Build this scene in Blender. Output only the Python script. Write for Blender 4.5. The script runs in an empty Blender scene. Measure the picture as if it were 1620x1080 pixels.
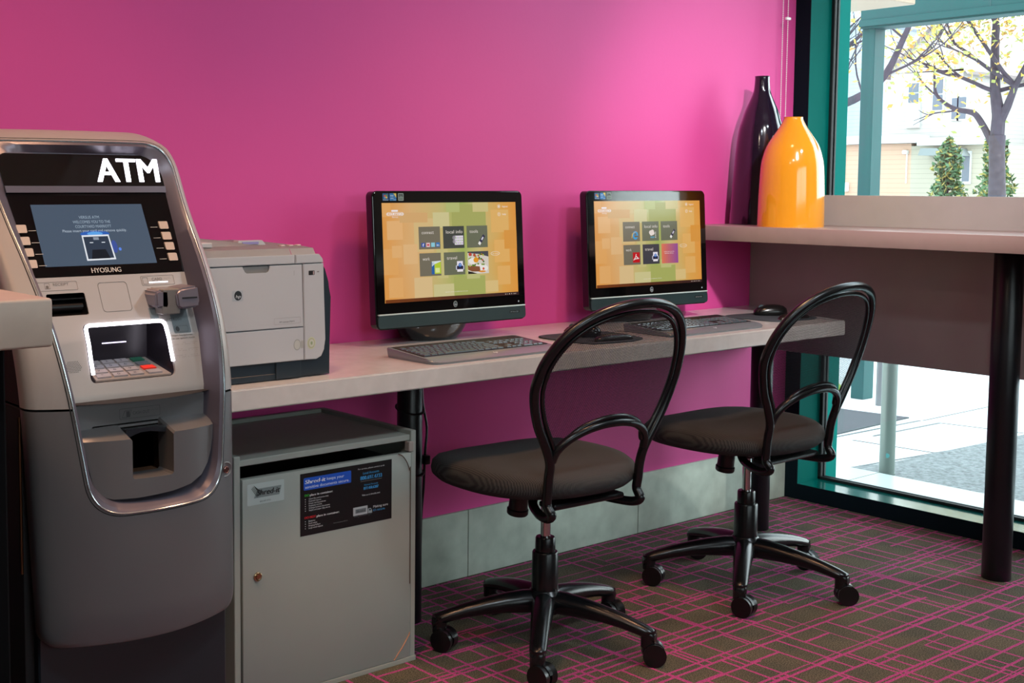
import bpy, bmesh, math, random
from mathutils import Vector, Matrix
random.seed(7)
SC = bpy.context.scene
COL = SC.collection
PI = math.pi

# ------------------------------------------------------------ camera
cam_d = bpy.data.cameras.new('camera'); cam = bpy.data.objects.new('camera', cam_d); COL.objects.link(cam)
YAW, PITCH, ROLL, FPX, PPX, PPY = .6573, -.0776, .0029, 1975.2, 589.33, 445.47
cy_, sy_, cp_, sp_ = math.cos(YAW), math.sin(YAW), math.cos(PITCH), math.sin(PITCH)
fwd = Vector((sy_*cp_, cy_*cp_, sp_)); rgt = Vector((cy_, -sy_, 0)); upv = rgt.cross(fwd)
r2 = math.cos(ROLL)*rgt + math.sin(ROLL)*upv; u2 = -math.sin(ROLL)*rgt + math.cos(ROLL)*upv
Mx = Matrix((r2, u2, -fwd)).transposed().to_4x4(); Mx.translation = Vector((0, -2.7777, 1.188))
cam.matrix_world = Mx
cam_d.sensor_fit = 'HORIZONTAL'; cam_d.sensor_width = 36; cam_d.lens = FPX*36/1620
cam_d.shift_x = (810-PPX)/1620; cam_d.shift_y = (PPY-540)/1620
cam_d.clip_start = .05; cam_d.clip_end = 500
SC.camera = cam

# ------------------------------------------------------------ sky, lamps, exposure
SC.view_settings.view_transform = 'Standard'; SC.view_settings.look = 'None'
SC.view_settings.gamma = 1; SC.view_settings.use_curve_mapping = False
SC.view_settings.exposure = 0.0
W = bpy.data.worlds.new('overcast_sky'); SC.world = W; W.use_nodes = True
wn = W.node_tree.nodes; wl = W.node_tree.links
bg = wn['Background']; bg.inputs[1].default_value = 5.0
tcw = wn.new('ShaderNodeTexCoord'); sepw = wn.new('ShaderNodeSeparateXYZ'); rampw = wn.new('ShaderNodeValToRGB')
wl.new(tcw.outputs['Generated'], sepw.inputs[0]); wl.new(sepw.outputs[2], rampw.inputs[0]); wl.new(rampw.outputs[0], bg.inputs[0])
rampw.color_ramp.elements[0].position = 0; rampw.color_ramp.elements[0].color = (.88, .93, .94, 1)
rampw.color_ramp.elements[1].position = .6; rampw.color_ramp.elements[1].color = (.74, .85, .96, 1)

def lamp(name, loc, size, power, color, rot=(0, 0, 0), size_y=None, spread=None):
    d = bpy.data.lights.new(name, 'AREA'); d.shape = 'RECTANGLE'; d.size = size; d.size_y = size_y or size
    d.energy = power; d.color = color
    if spread: d.spread = math.radians(spread)
    o = bpy.data.objects.new(name, d); COL.objects.link(o); o.location = loc; o.rotation_euler = rot
    return o
# daylight portal in the window opening: no light of its own, it only guides sampling of the sky
pt = lamp('window_sky_portal', (4.45, -.88, 1.33), 2.6, 1, (1, 1, 1), (0, PI/2, 0), 1.75)
pt.data.cycles.is_portal = True
pt2 = lamp('front_window_portal', (1.35, -5.62, 1.8), 3.9, 1, (1, 1, 1), (-PI/2, 0, 0), 1.0); pt2.data.cycles.is_portal = True
sd = bpy.data.lights.new('veiled_sun', 'SUN'); sd.energy = 3.0; sd.angle = math.radians(58); sd.color = (.93, .98, 1.0)
so_ = bpy.data.objects.new('veiled_sun', sd); COL.objects.link(so_)
so_.rotation_euler = Vector((1.0, -.78, .24)).to_track_quat('Z', 'Y').to_euler()
spd = bpy.data.lights.new('track_spotlight_light', 'SPOT'); spd.energy = 350; spd.color = (1, .96, .95); spd.spot_size = math.radians(40); spd.spot_blend = 1.0; spd.shadow_soft_size = .07
sp_ = bpy.data.objects.new('track_spotlight_light', spd); COL.objects.link(sp_); sp_.location = (2.15, -2.35, 2.56)
sp_.rotation_euler = (Vector(sp_.location)-Vector((3.95, -.02, .95))).to_track_quat('Z', 'Y').to_euler()
LAMPS = [(-.6, -1.05), (.95, -1.0), (2.5, -1.05), (-.7, -2.5), (.9, -2.5), (3.0, -2.5)]
WARM = (1.0, .54, .30)
for i, (x, y) in enumerate(LAMPS):
    lamp('ceiling_downlight_light', (x, y, 2.70), .28, (9, 9, 9, 16, 21, 21)[i], WARM if i < 3 else ((1, .80, .62) if i == 3 else (.78, .91, 1)), spread=95 if i < 3 else None)

# ------------------------------------------------------------ colour and material helpers
def lin(h):
    h = h.lstrip('#'); c = [int(h[i:i+2], 16)/255 for i in (0, 2, 4)]
    return tuple(v/12.92 if v <= .04045 else ((v+.055)/1.055)**2.4 for v in c)+(1,)
MATS = {}
def mat(name, color, rough=.5, metal=0, bump=0, bscale=200, var=0, vscale=6, coat=0, spec=None, trans=0, detail=4):
    if name in MATS: return MATS[name]
    m = bpy.data.materials.new(name); m.use_nodes = True
    nt = m.node_tree; b = nt.nodes['Principled BSDF']
    if isinstance(color, str): color = lin(color)
    b.inputs['Base Color'].default_value = color
    b.inputs['Roughness'].default_value = rough; b.inputs['Metallic'].default_value = metal
    b.inputs['Coat Weight'].default_value = coat; b.inputs['Coat Roughness'].default_value = .08
    if spec is not None: b.inputs['Specular IOR Level'].default_value = spec
    if trans: b.inputs['Transmission Weight'].default_value = trans
    tc = nt.nodes.new('ShaderNodeTexCoord')
    if var:
        n = nt.nodes.new('ShaderNodeTexNoise'); n.inputs['Scale'].default_value = vscale; n.inputs['Detail'].default_value = detail
        r = nt.nodes.new('ShaderNodeValToRGB')
        r.color_ramp.elements[0].position = .3; r.color_ramp.elements[1].position = .7
        r.color_ramp.elements[0].color = tuple(c*(1-var) for c in color[:3])+(1,)
        r.color_ramp.elements[1].color = tuple(min(1, c*(1+var)) for c in color[:3])+(1,)
        nt.links.new(tc.outputs['Object'], n.inputs['Vector']); nt.links.new(n.outputs[0], r.inputs[0]); nt.links.new(r.outputs[0], b.inputs['Base Color'])
    if bump:
        n2 = nt.nodes.new('ShaderNodeTexNoise'); n2.inputs['Scale'].default_value = bscale; n2.inputs['Detail'].default_value = 3
        bp = nt.nodes.new('ShaderNodeBump'); bp.inputs['Strength'].default_value = bump; bp.inputs['Distance'].default_value = .002
        nt.links.new(tc.outputs['Object'], n2.inputs['Vector']); nt.links.new(n2.outputs[0], bp.inputs['Height']); nt.links.new(bp.outputs[0], b.inputs['Normal'])
    MATS[name] = m
    return m
def emat(color, strength=1.0):
    name = 'lit_%s_%g' % (color, strength)
    if name in MATS: return MATS[name]
    m = bpy.data.materials.new(name); m.use_nodes = True; nt = m.node_tree
    b = nt.nodes['Principled BSDF']; b.inputs['Base Color'].default_value = (0, 0, 0, 1); b.inputs['Roughness'].default_value = .2
    b.inputs['Emission Color'].default_value = lin(color); b.inputs['Emission Strength'].default_value = strength
    MATS[name] = m; return m
def cmat(color, rough=.45): return mat('paint_%s' % color.lstrip('#'), color, rough)

# ------------------------------------------------------------ mesh helpers
ORG = {}
def thing(name, label, cat, loc=(0, 0, 0), group=None):
    o = bpy.data.objects.new(name, None); COL.objects.link(o); o.location = loc; o.empty_display_size = .1
    o['label'] = label; o['category'] = cat
    if group: o['group'] = group
    ORG[o.name] = Vector(loc); return o
def tag(o, label, cat, group=None, kind=None):
    o['label'] = label; o['category'] = cat
    if group: o['group'] = group
    if kind: o['kind'] = kind
    return o
def obj(name, bm, mats, parent=None, smooth=35, kind=None, label=None, fix=True):
    me = bpy.data.meshes.new(name)
    if fix: bmesh.ops.recalc_face_normals(bm, faces=bm.faces[:])
    off = Vector((0, 0, 0))
    if parent is not None: off = ORG[parent.name]
    if off.length: bmesh.ops.translate(bm, vec=-off, verts=bm.verts[:])
    bm.to_mesh(me); bm.free()
    if not isinstance(mats, (list, tuple)): mats = [mats]
    for m in mats: me.materials.append(m)
    if smooth:
        me.polygons.foreach_set('use_smooth', [True]*len(me.polygons)); me.set_sharp_from_angle(angle=math.radians(smooth))
    o = bpy.data.objects.new(name, me); COL.objects.link(o)
    if parent is not None: o.parent = parent; ORG[o.name] = off
    else: ORG[o.name] = Vector((0, 0, 0))
    if kind: o['kind'] = kind
    if label: o['label'] = label
    return o
def NB(): return bmesh.new()
def box(bm, x0, x1, y0, y1, z0, z1, bev=0, seg=2, mi=0):
    r = bmesh.ops.create_cube(bm, size=1); vs = r['verts']
    for v in vs:
        v.co = Vector((x0+(v.co.x+.5)*(x1-x0), y0+(v.co.y+.5)*(y1-y0), z0+(v.co.z+.5)*(z1-z0)))
    fs = set(f for v in vs for f in v.link_faces)
    if bev:
        es = list(set(e for v in vs for e in v.link_edges))
        rr = bmesh.ops.bevel(bm, geom=es, offset=bev, segments=seg, affect='EDGES', profile=.5)
        fs = set(f for f in fs if f.is_valid) | set(rr['faces'])
    for f in fs:
        if f.is_valid: f.material_index = mi
    return bm
def loft(bm, rings, closed=True, cap0=False, cap1=False, mi=0):
    R = [[bm.verts.new(Vector(p)) for p in r] for r in rings]
    n = len(R[0])
    for a, b in zip(R, R[1:]):
        for i in range(n if closed else n-1):
            j = (i+1) % n
            try: bm.faces.new((a[i], a[j], b[j], b[i])).material_index = mi
            except ValueError: pass
    if cap0: bm.faces.new(R[0][::-1]).material_index = mi
    if cap1: bm.faces.new(R[-1]).material_index = mi
    return R
def tube(bm, pts, r, n=10, closed=False, cap=True, mi=0, flat=1.0):
    P = [Vector(p) for p in pts]; m = len(P)
    rad = r if isinstance(r, (list, tuple)) else [r]*m
    T = []
    for i in range(m):
        if closed: t = P[(i+1) % m]-P[i-1]
        else: t = P[min(i+1, m-1)]-P[max(i-1, 0)]
        T.append(t.normalized())
    a = Vector((0, 0, 1)) if abs(T[0].z) < .9 else Vector((1, 0, 0))
    N = (a-T[0]*a.dot(T[0])).normalized(); rings = []
    for i in range(m):
        N = (N-T[i]*N.dot(T[i])).normalized(); B = T[i].cross(N)
        rings.append([P[i]+(N*math.cos(2*PI*k/n)*flat+B*math.sin(2*PI*k/n))*rad[i] for k in range(n)])
    if closed:
        # undo the twist left over after one turn
        rings.append(rings[0])
        R = [[bm.verts.new(p) for p in rg] for rg in rings[:-1]]
        N0 = rings[0][0]-P[0]; N1 = (N-T[0]*N.dot(T[0])).normalized()
        B0 = T[0].cross(N0.normalized()); ang = math.atan2(N1.dot(B0), N1.dot(N0.normalized())); sh = round(ang/(2*PI/n))
        for i in range(m):
            A, Bq = R[i], R[(i+1) % m]; s = 0 if i < m-1 else sh
            for k in range(n):
                bm.faces.new((A[k], A[(k+1) % n], Bq[(k+1+s) % n], Bq[(k+s) % n])).material_index = mi
    else: loft(bm, rings, True, cap, cap, mi)
def cyl(bm, c, r, z0, z1, n=24, bev=0, mi=0, r2=None):
    r2 = r if r2 is None else r2
    prof = [(r, z0), (r2, z1)] if not bev else [(r-bev, z0), (r, z0+bev), (r2, z1-bev), (r2-bev, z1)]
    lathe(bm, prof, c, n, mi)
def lathe(bm, prof, c, n=32, mi=0, sx=1, sy=1, cap=True):
    rings = [[(c[0]+r*sx*math.cos(2*PI*k/n), c[1]+r*sy*math.sin(2*PI*k/n), c[2]+z if len(c) > 2 else z) for k in range(n)] for r, z in prof]
    loft(bm, rings, True, cap, cap, mi)
def prism(bm, poly, fn, d0, d1, mi=0):
    loft(bm, [[fn(a, b, d0) for a, b in poly], [fn(a, b, d1) for a, b in poly]], True, True, True, mi)
def rrect(x0, z0, x1, z1, r=.01, n=5, rs=None):
    rs = rs or [r]*4; out = []
    for (cx, cz, a0), rr in zip(((x1, z1, 0), (x0, z1, PI/2), (x0, z0, PI), (x1, z0, 1.5*PI)), rs):
        sx = -1 if cx == x1 else 1; sz = -1 if cz == z1 else 1
        ox, oz = cx+sx*rr, cz+sz*rr
        if rr <= 0: out.append((cx, cz)); continue
        for k in range(n+1):
            a = a0+k/n*PI/2; out.append((ox+rr*math.cos(a), oz+rr*math.sin(a)))
    return out
def catmull(P, m=6, closed=False):
    P = [Vector(p) for p in P]; n = len(P); out = []
    for i in range(n if closed else n-1):
        if closed: p0, p1, p2, p3 = P[i-1], P[i], P[(i+1) % n], P[(i+2) % n]
        else: p0, p1, p2, p3 = P[max(i-1, 0)], P[i], P[i+1], P[min(i+2, n-1)]
        for k in range(m):
            t = k/m
            out.append(.5*((2*p1)+(p2-p0)*t+(2*p0-5*p1+4*p2-p3)*t*t+(3*p1-p0-3*p2+p3)*t**3))
    if not closed: out.append(P[-1])
    return out
_TX = {}
def glyphs(body, bold=False, res=3):
    k = (body, res)
    if k not in _TX:
        c = bpy.data.curves.new('t', 'FONT'); c.body = body; c.size = 1; c.resolution_u = res
        o = bpy.data.objects.new('t', c); COL.objects.link(o)
        dg = bpy.context.evaluated_depsgraph_get(); me = bpy.data.meshes.new_from_object(o.evaluated_get(dg))
        vs = [v.co.copy() for v in me.vertices]; fs = [tuple(p.vertices) for p in me.polygons]
        bpy.data.objects.remove(o); bpy.data.curves.remove(c); bpy.data.meshes.remove(me)
        x0 = min(v.x for v in vs); x1 = max(v.x for v in vs); y0 = min(v.y for v in vs); y1 = max(v.y for v in vs)
        _TX[k] = (vs, fs, x0, x1, y0, y1)
    return _TX[k]
class Sheet:
    """flat printed or lit artwork: coloured polygons stacked a fraction of a millimetre apart on a surface; fn(u,v,h)->point"""
    def __init__(s, fn, lit=None, step=.00025, base=.0003):
        s.bm = NB(); s.fn = fn; s.mats = []; s.keys = []; s.lit = lit; s.h = base; s.step = step
    def mi(s, color, lit=None):
        e = s.lit if lit is None else lit
        k = (color, e)
        if k not in s.keys:
            s.keys.append(k); s.mats.append(emat(color, e) if e else cmat(color))
        return s.keys.index(k)
    def up(s): s.h += s.step
    def poly(s, pts, color, lit=None):
        vs = [s.bm.verts.new(Vector(s.fn(u, v, s.h))) for u, v in pts]; s.bm.faces.new(vs).material_index = s.mi(color, lit)
    def rect(s, u0, v0, u1, v1, color, r=0, lit=None):
        s.poly(rrect(u0, v0, u1, v1, r, 4) if r else [(u0, v0), (u1, v0), (u1, v1), (u0, v1)], color, lit)
    def ell(s, u, v, a, b, color, n=16, lit=None): s.poly([(u+a*math.cos(2*PI*k/n), v+b*math.sin(2*PI*k/n)) for k in range(n)], color, lit)
    def ring(s, pts, w, color):
        cx = sum(p[0] for p in pts)/len(pts); cz = sum(p[1] for p in pts)/len(pts); m = s.mi(color)
        def ins(p):
            dx, dz = cx-p[0], cz-p[1]; l = math.hypot(dx, dz); return (p[0]+math.copysign(min(w, abs(dx)), dx), p[1]+math.copysign(min(w, abs(dz)), dz))
        A = [s.bm.verts.new(Vector(s.fn(*p, s.h))) for p in pts]; B = [s.bm.verts.new(Vector(s.fn(*ins(p), s.h))) for p in pts]
        for i in range(len(pts)):
            j = (i+1) % len(pts); s.bm.faces.new((A[i], A[j], B[j], B[i])).material_index = m
    def text(s, body, u0, v0, color, w=None, h=None, lit=None, shear=0, bold=0):
        """left edge u0, baseline v0, fitted to width w and/or cap height h"""
        vs, fs, x0, x1, y0, y1 = glyphs(body)
        ch = .70
        sx = (w/(x1-x0)) if w else None; sy = (h/ch) if h else None
        if sx is None: sx = sy
        if sy is None: sy = sx
        m = s.mi(color, lit)
        for du in ((0,) if not bold else (-bold, 0, bold)):
            V = [s.bm.verts.new(Vector(s.fn(u0+(v.x-x0)*sx+v.y*sy*shear+du, v0+v.y*sy, s.h+abs(du)*.01))) for v in vs]
            for f in fs:
                try: s.bm.faces.new([V[i] for i in f]).material_index = m
                except ValueError: pass
    def done(s, name, parent, label=None):
        return obj(name, s.bm, s.mats, parent, smooth=0, fix=False, label=label)
def cut(o, cutter_bm):
    me = bpy.data.meshes.new('cutter'); bmesh.ops.recalc_face_normals(cutter_bm, faces=cutter_bm.faces[:]); cutter_bm.to_mesh(me); cutter_bm.free()
    c = bpy.data.objects.new('cutter', me); COL.objects.link(c)
    if o.parent is not None: me.transform(Matrix.Translation(-ORG[o.parent.name]))
    c.parent = o.parent
    md = o.modifiers.new('b', 'BOOLEAN'); md.operation = 'DIFFERENCE'; md.object = c; md.solver = 'EXACT'
    bpy.context.view_layer.update()
    dg = bpy.context.evaluated_depsgraph_get(); nm = bpy.data.meshes.new_from_object(o.evaluated_get(dg))
    nm.name = o.data.name; o.modifiers.clear(); o.data = nm
    nm.polygons.foreach_set('use_smooth', [True]*len(nm.polygons)); nm.set_sharp_from_angle(angle=math.radians(30))
    bpy.data.objects.remove(c)

# ------------------------------------------------------------ shared materials
PINK = mat('pink_wall_paint', (.73, .078, .325, 1), .60, spec=.28, bump=.12, bscale=60, var=.02, vscale=2)
TILE = mat('stone_baseboard_tile', '#b0bdb0', .5, var=.15, vscale=14, bump=.05, bscale=40, detail=8)
GROUT = mat('grout', '#6d6a5c', .9)
WORKTOP = mat('pale_quartz', '#c9c5c1', .16, var=.05, vscale=30)
SHELFM = mat('beige_laminate', '#a08d86', .34, var=.03, vscale=25)
PANELM = mat('beige_panel', '#a6a19a', .42, var=.03, vscale=12, bump=.03, bscale=300)
FRAME_SHADE = mat('teal_painted_shade', (.002, .008, .012, 1), .6, spec=.1)  # frame teal with the shade of its room side put into the colour
BLACK_METAL = mat('black_steel', '#0b0e14', .32)
TEAL = mat('teal_frame_paint', (.0, .135, .115, 1), .65, spec=.04)
RUBBER = mat('black_gasket', '#0c1416', .6)
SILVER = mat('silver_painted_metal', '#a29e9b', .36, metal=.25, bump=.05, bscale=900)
GUN = mat('gunmetal_plastic', '#5a5560', .35, metal=.25)
TRIM = mat('satin_trim', '#b6c4c8', .22, metal=.8)
BLACKP = mat('black_plastic', '#0a0b0d', .3)
GLOSSB = mat('gloss_black', '#050607', .07, coat=.5)
CHROME = mat('chrome', '#c9c9c9', .12, metal=1)
PRN = mat('printer_plastic', '#b8b9bb', .42)
PRD = mat('printer_dark_plastic', '#1c2a33', .4)
CABM = mat('cabinet_laminate', '#9ba098', .38, var=.03, vscale=5)
CHAIRP = mat('chair_black_nylon', '#0d0f11', .27)
SEATM = mat('seat_fabric', '#262627', .85, bump=.5, bscale=700, var=.25, vscale=500)
CEIL = mat('ceiling_paint', '#b6a99c', .9)
WALLP = mat('taupe_wall_paint', '#8f7f72', .8)

def rib(m, scale):
    nt = m.node_tree; b = nt.nodes['Principled BSDF']; tc = nt.nodes.new('ShaderNodeTexCoord'); w = nt.nodes.new('ShaderNodeTexWave'); w.inputs['Scale'].default_value = scale; w.bands_direction = 'X'; w.inputs['Distortion'].default_value = .6
    w2 = nt.nodes.new('ShaderNodeTexWave'); w2.inputs['Scale'].default_value = scale; w2.bands_direction = 'Y'; mu = nt.nodes.new('ShaderNodeMath'); mu.operation = 'MULTIPLY_ADD'; mu.inputs[1].default_value = .5
    r = nt.nodes.new('ShaderNodeValToRGB'); r.color_ramp.elements[0].color = (.012, .012, .013, 1); r.color_ramp.elements[1].color = (.040, .040, .038, 1); r.color_ramp.elements[0].position = .35; r.color_ramp.elements[1].position = 1.1
    nt.links.new(tc.outputs['Object'], w.inputs[0]); nt.links.new(tc.outputs['Object'], w2.inputs[0]); nt.links.new(w2.outputs[1], mu.inputs[0]); nt.links.new(w.outputs[1], mu.inputs[2]); nt.links.new(mu.outputs[0], r.inputs[0]); nt.links.new(r.outputs[0], b.inputs['Base Color'])
rib(SEATM, 70)
# carpet
def carpet():
    m = bpy.data.materials.new('patterned_carpet'); m.use_nodes = True; nt = m.node_tree; N = nt.nodes.new; L = nt.links.new
    b = nt.nodes['Principled BSDF']; b.inputs['Roughness'].default_value = .95; b.inputs['Specular IOR Level'].default_value = .15
    tc = N('ShaderNodeTexCoord'); fac = None
    wv = N('ShaderNodeTexNoise'); wv.inputs['Scale'].default_value = 40; wv.inputs['Detail'].default_value = 1
    ad = N('ShaderNodeVectorMath'); ad.operation = 'SCALE'; ad.inputs['Scale'].default_value = .004
    ad2 = N('ShaderNodeVectorMath'); ad2.operation = 'ADD'
    L(tc.outputs['Object'], wv.inputs['Vector']); L(wv.outputs['Color'], ad.inputs[0]); L(tc.outputs['Object'], ad2.inputs[0]); L(ad.outputs[0], ad2.inputs[1])
    def brick(rot, bw, rh, ms, off, loc, sq=1.0, sf=2, out='Fac'):
        mp = N('ShaderNodeMapping'); mp.inputs['Rotation'].default_value = (0, 0, rot); mp.inputs['Location'].default_value = (loc[0], loc[1], 0)
        br = N('ShaderNodeTexBrick'); br.inputs['Scale'].default_value = 1; br.inputs['Brick Width'].default_value = bw; br.inputs['Row Height'].default_value = rh
        br.inputs['Mortar Size'].default_value = ms; br.inputs['Mortar Smooth'].default_value = .15; br.offset = off; br.squash = sq; br.squash_frequency = sf
        br.inputs['Color1'].default_value = (0, 0, 0, 1); br.inputs['Color2'].default_value = (1, 1, 1, 1); br.inputs['Mortar'].default_value = (.5, .5, .5, 1)
        L(ad2.outputs[0], mp.inputs[0]); L(mp.outputs[0], br.inputs['Vector']); return br.outputs[out]
    def m2(op, a, c):
        q = N('ShaderNodeMath'); q.operation = op; L(a, q.inputs[0])
        if isinstance(c, float): q.inputs[1].default_value = c
        else: L(c, q.inputs[1])
        return q.outputs[0]
    def masked(line, cells, thr): return m2('MULTIPLY', line, m2('GREATER_THAN', cells, thr))
    f = masked(brick(0, .20, .085, .0042, .37, (.013, .021), 1.6, 3), brick(0, .40, .17, .0001, .37, (.013, .021), 1, 2, 'Color'), .22)
    f = m2('MAXIMUM', f, masked(brick(PI/2, .20, .115, .0042, .31, (.05, .033), 1.5, 2), brick(PI/2, .40, .23, .0001, .31, (.05, .033), 1, 2, 'Color'), .18))
    f = m2('MAXIMUM', f, brick(0, .33, .165, .0045, .43, (.11, .07), .7, 3))
    pile = N('ShaderNodeTexNoise'); pile.inputs['Scale'].default_value = 300; pile.inputs['Detail'].default_value = 2
    big = N('ShaderNodeTexNoise'); big.inputs['Scale'].default_value = 6; big.inputs['Detail'].default_value = 3
    L(tc.outputs['Object'], pile.inputs['Vector']); L(tc.outputs['Object'], big.inputs['Vector'])
    g = N('ShaderNodeValToRGB'); g.color_ramp.elements[0].position = .35; g.color_ramp.elements[1].position = .68
    g.color_ramp.elements[0].color = (.045, .041, .030, 1); g.color_ramp.elements[1].color = (.19, .172, .125, 1)
    L(pile.outputs[0], g.inputs[0])
    g2 = N('ShaderNodeMix'); g2.data_type = 'RGBA'; g2.blend_type = 'MULTIPLY'; g2.inputs['Factor'].default_value = .8
    bgn = N('ShaderNodeValToRGB'); bgn.color_ramp.elements[0].position = .35; bgn.color_ramp.elements[1].position = .65
    bgn.color_ramp.elements[0].color = (.62, .68, .66, 1); bgn.color_ramp.elements[1].color = (1.0, .95, .82, 1)
    L(big.outputs[0], bgn.inputs[0]); L(g.outputs[0], g2.inputs['A']); L(bgn.outputs[0], g2.inputs['B'])
    pk = N('ShaderNodeValToRGB'); pk.color_ramp.elements[0].position = .3; pk.color_ramp.elements[1].position = .7
    pk.color_ramp.elements[0].color = (.24, .030, .12, 1); pk.color_ramp.elements[1].color = (.60, .085, .30, 1)
    L(pile.outputs[0], pk.inputs[0])
    mixc = N('ShaderNodeMix'); mixc.data_type = 'RGBA'
    L(f, mixc.inputs['Factor']); L(g2.outputs['Result'], mixc.inputs['A']); L(pk.outputs[0], mixc.inputs['B'])
    L(mixc.outputs['Result'], b.inputs['Base Color'])
    bp = N('ShaderNodeBump'); bp.inputs['Strength'].default_value = .6; bp.inputs['Distance'].default_value = .004
    L(pile.outputs[0], bp.inputs['Height']); L(bp.outputs[0], b.inputs['Normal'])
    return m
CARPET = carpet()

def mesh_fabric():
    m = bpy.data.materials.new('open_mesh_fabric'); m.use_nodes = True; nt = m.node_tree; N = nt.nodes.new; L = nt.links.new
    b = nt.nodes['Principled BSDF']; b.inputs['Base Color'].default_value = (.010, .010, .013, 1); b.inputs['Roughness'].default_value = .7; b.inputs['Specular IOR Level'].default_value = .2
    tc = N('ShaderNodeTexCoord'); sp = N('ShaderNodeSeparateXYZ'); L(tc.outputs['Object'], sp.inputs[0])
    def M(op, a, c=None):
        q = N('ShaderNodeMath'); q.operation = op
        for i, v in enumerate((a, c)):
            if v is None: continue
            if isinstance(v, (int, float)): q.inputs[i].default_value = v
            else: L(v, q.inputs[i])
        return q.outputs[0]
    k = 2*PI/.0050
    s1 = M('SINE', M('MULTIPLY', M('ADD', sp.outputs[0], M('MULTIPLY', sp.outputs[2], .8)), k))
    s2 = M('SINE', M('MULTIPLY', M('SUBTRACT', sp.outputs[0], M('MULTIPLY', sp.outputs[2], .8)), k))
    hole = M('GREATER_THAN', M('MULTIPLY', s1, s2), .17)
    tr = N('ShaderNodeBsdfTransparent'); mx = N('ShaderNodeMixShader'); L(hole, mx.inputs[0]); L(b.outputs[0], mx.inputs[1]); L(tr.outputs[0], mx.inputs[2])
    L(mx.outputs[0], nt.nodes['Material Output'].inputs[0])
    return m
MESHF = mesh_fabric()

def pane_glass():
    m = bpy.data.materials.new('window_glass'); m.use_nodes = True; nt = m.node_tree; N = nt.nodes.new; L = nt.links.new
    g = N('ShaderNodeBsdfGlossy'); g.inputs['Roughness'].default_value = .02
    tr = N('ShaderNodeBsdfTransparent'); tr.inputs[0].default_value = (.93, .97, .96, 1)
    fr = N('ShaderNodeFresnel'); fr.inputs['IOR'].default_value = 1.35
    mx = N('ShaderNodeMixShader'); L(fr.outputs[0], mx.inputs[0]); L(tr.outputs[0], mx.inputs[1]); L(g.outputs[0], mx.inputs[2])
    L(mx.outputs[0], nt.nodes['Material Output'].inputs[0])
    return m
PANE = pane_glass()

# ------------------------------------------------------------ room shell
XW, XP, HC, HS = 4.139, 3.894, .75, 1.052
b = NB(); box(b, -2.6, XW+.27, -5.7, .12, -.12, 0); obj('floor', b, CARPET, kind='structure')
b = NB(); box(b, -2.6, XW, 0, .15, 0, 2.75); obj('wall_back', b, PINK, kind='structure')
b = NB(); box(b, -2.6, -2.45, -5.6, 0, 0, 2.75); obj('wall_left', b, WALLP, kind='structure')
b = NB(); box(b, -2.6, -.6, -5.75, -5.6, 0, 2.75); box(b, 3.3, XW+.27, -5.75, -5.6, 0, 2.75); box(b, -.6, 3.3, -5.75, -5.6, 0, 1.3); box(b, -.6, 3.3, -5.75, -5.6, 2.3, 2.75); obj('wall_front', b, WALLP, kind='structure')
b = NB()
for x in (-.6, 1.32, 3.24): box(b, x, x+.06, -5.72, -5.63, 1.3, 2.3, .002, 1)
for z in (1.3, 2.24): box(b, -.54, 3.24, -5.72, -5.63, z, z+.06, .002, 1)
wf_ = obj('window_2', b, TEAL, kind='structure')
b = NB(); box(b, -.57, 3.27, -5.68, -5.674, 1.33, 2.27); obj('pane', b, PANE, wf_)
b = NB(); box(b, -30, XW+.27, -40, -5.75, -.20, -.03); obj('ground_front', b, mat('pale_concrete', '#c2c6c4', .8, var=.05, vscale=3), kind='structure')
b = NB(); box(b, -2.6, XW+.27, -5.75, .15, 2.75, 2.85); obj('ceiling', b, CEIL, kind='structure')
b = NB()
js = [-2.45, -1.4, -.62, .163, .944, 1.725, 2.5064, 3.2876, XW]
for x0, x1 in zip(js, js[1:]): box(b, x0+.0012, x1-.0012, -.010, 0, .0, .205, .0008, 1)
box(b, -2.45, XW, -.008, 0, .0, .2035, mi=1)
obj('baseboard_back', b, [TILE, GROUT], kind='structure')
# window wall: teal frame, bottom rail, mullions, head, panes
def window(n, ya, yb):
    fr = NB(); x0, x1 = XW, 4.275; w = .0636
    box(fr, x0, 4.40, ya-w, ya, 0, 2.75, .0015, 1); 
    if n == 1: box(fr, x0, 4.40, yb, yb+w, 0, 2.75, .0015, 1)
    y_in1, y_in0 = ya-w, (yb+w if n == 1 else yb)
    box(fr, x0, x1, y_in0, y_in1, 0, .0586, .0015, 1); box(fr, x1, 4.40, y_in0, y_in1, 0, .045, .001, 1)
    box(fr, x0, 4.40, y_in0, y_in1, 2.60, 2.75, .0015, 1)
    f = obj('window_%d' % n, fr, TEAL, kind='structure')
    sl = NB(); box(sl, x0, x1, y_in0, y_in1, .0586, .0592); obj('sill_plate', sl, mat('teal_sill_gloss', (.0, .135, .115, 1), .12, spec=1.0), f)
    cv = NB(); box(cv, x0-.0015, x0, ya-w, ya, 0, 2.75); box(cv, x0-.0015, x0, y_in0, y_in1, 0, .0586); box(cv, x0-.0015, x0, yb, yb+w, 0, 2.75); obj('frame_shade_strip', cv, FRAME_SHADE, f, label='near-black strip painting the shade on the room side of the teal frame')  # added thin strip: the frame's room-side shade as near-black colour
    g = NB()
    for (a0, a1, c0, c1) in ((y_in1-.014, y_in1, .0586, 2.6), (y_in0, y_in0+.014, .0586, 2.6), (y_in0, y_in1, .0586, .070), (y_in0, y_in1, 2.588, 2.6)):
        box(g, x1-.004, x1+.012, a0, a1, c0, c1, .002, 1); box(g, x1+.02, x1+.032, a0, a1, c0, c1, .002, 1)
    obj('gasket', g, RUBBER, f)
    p = NB(); box(p, x1+.013, x1+.019, y_in0, y_in1, .052, 2.6); obj('pane', p, PANE, f)
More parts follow.
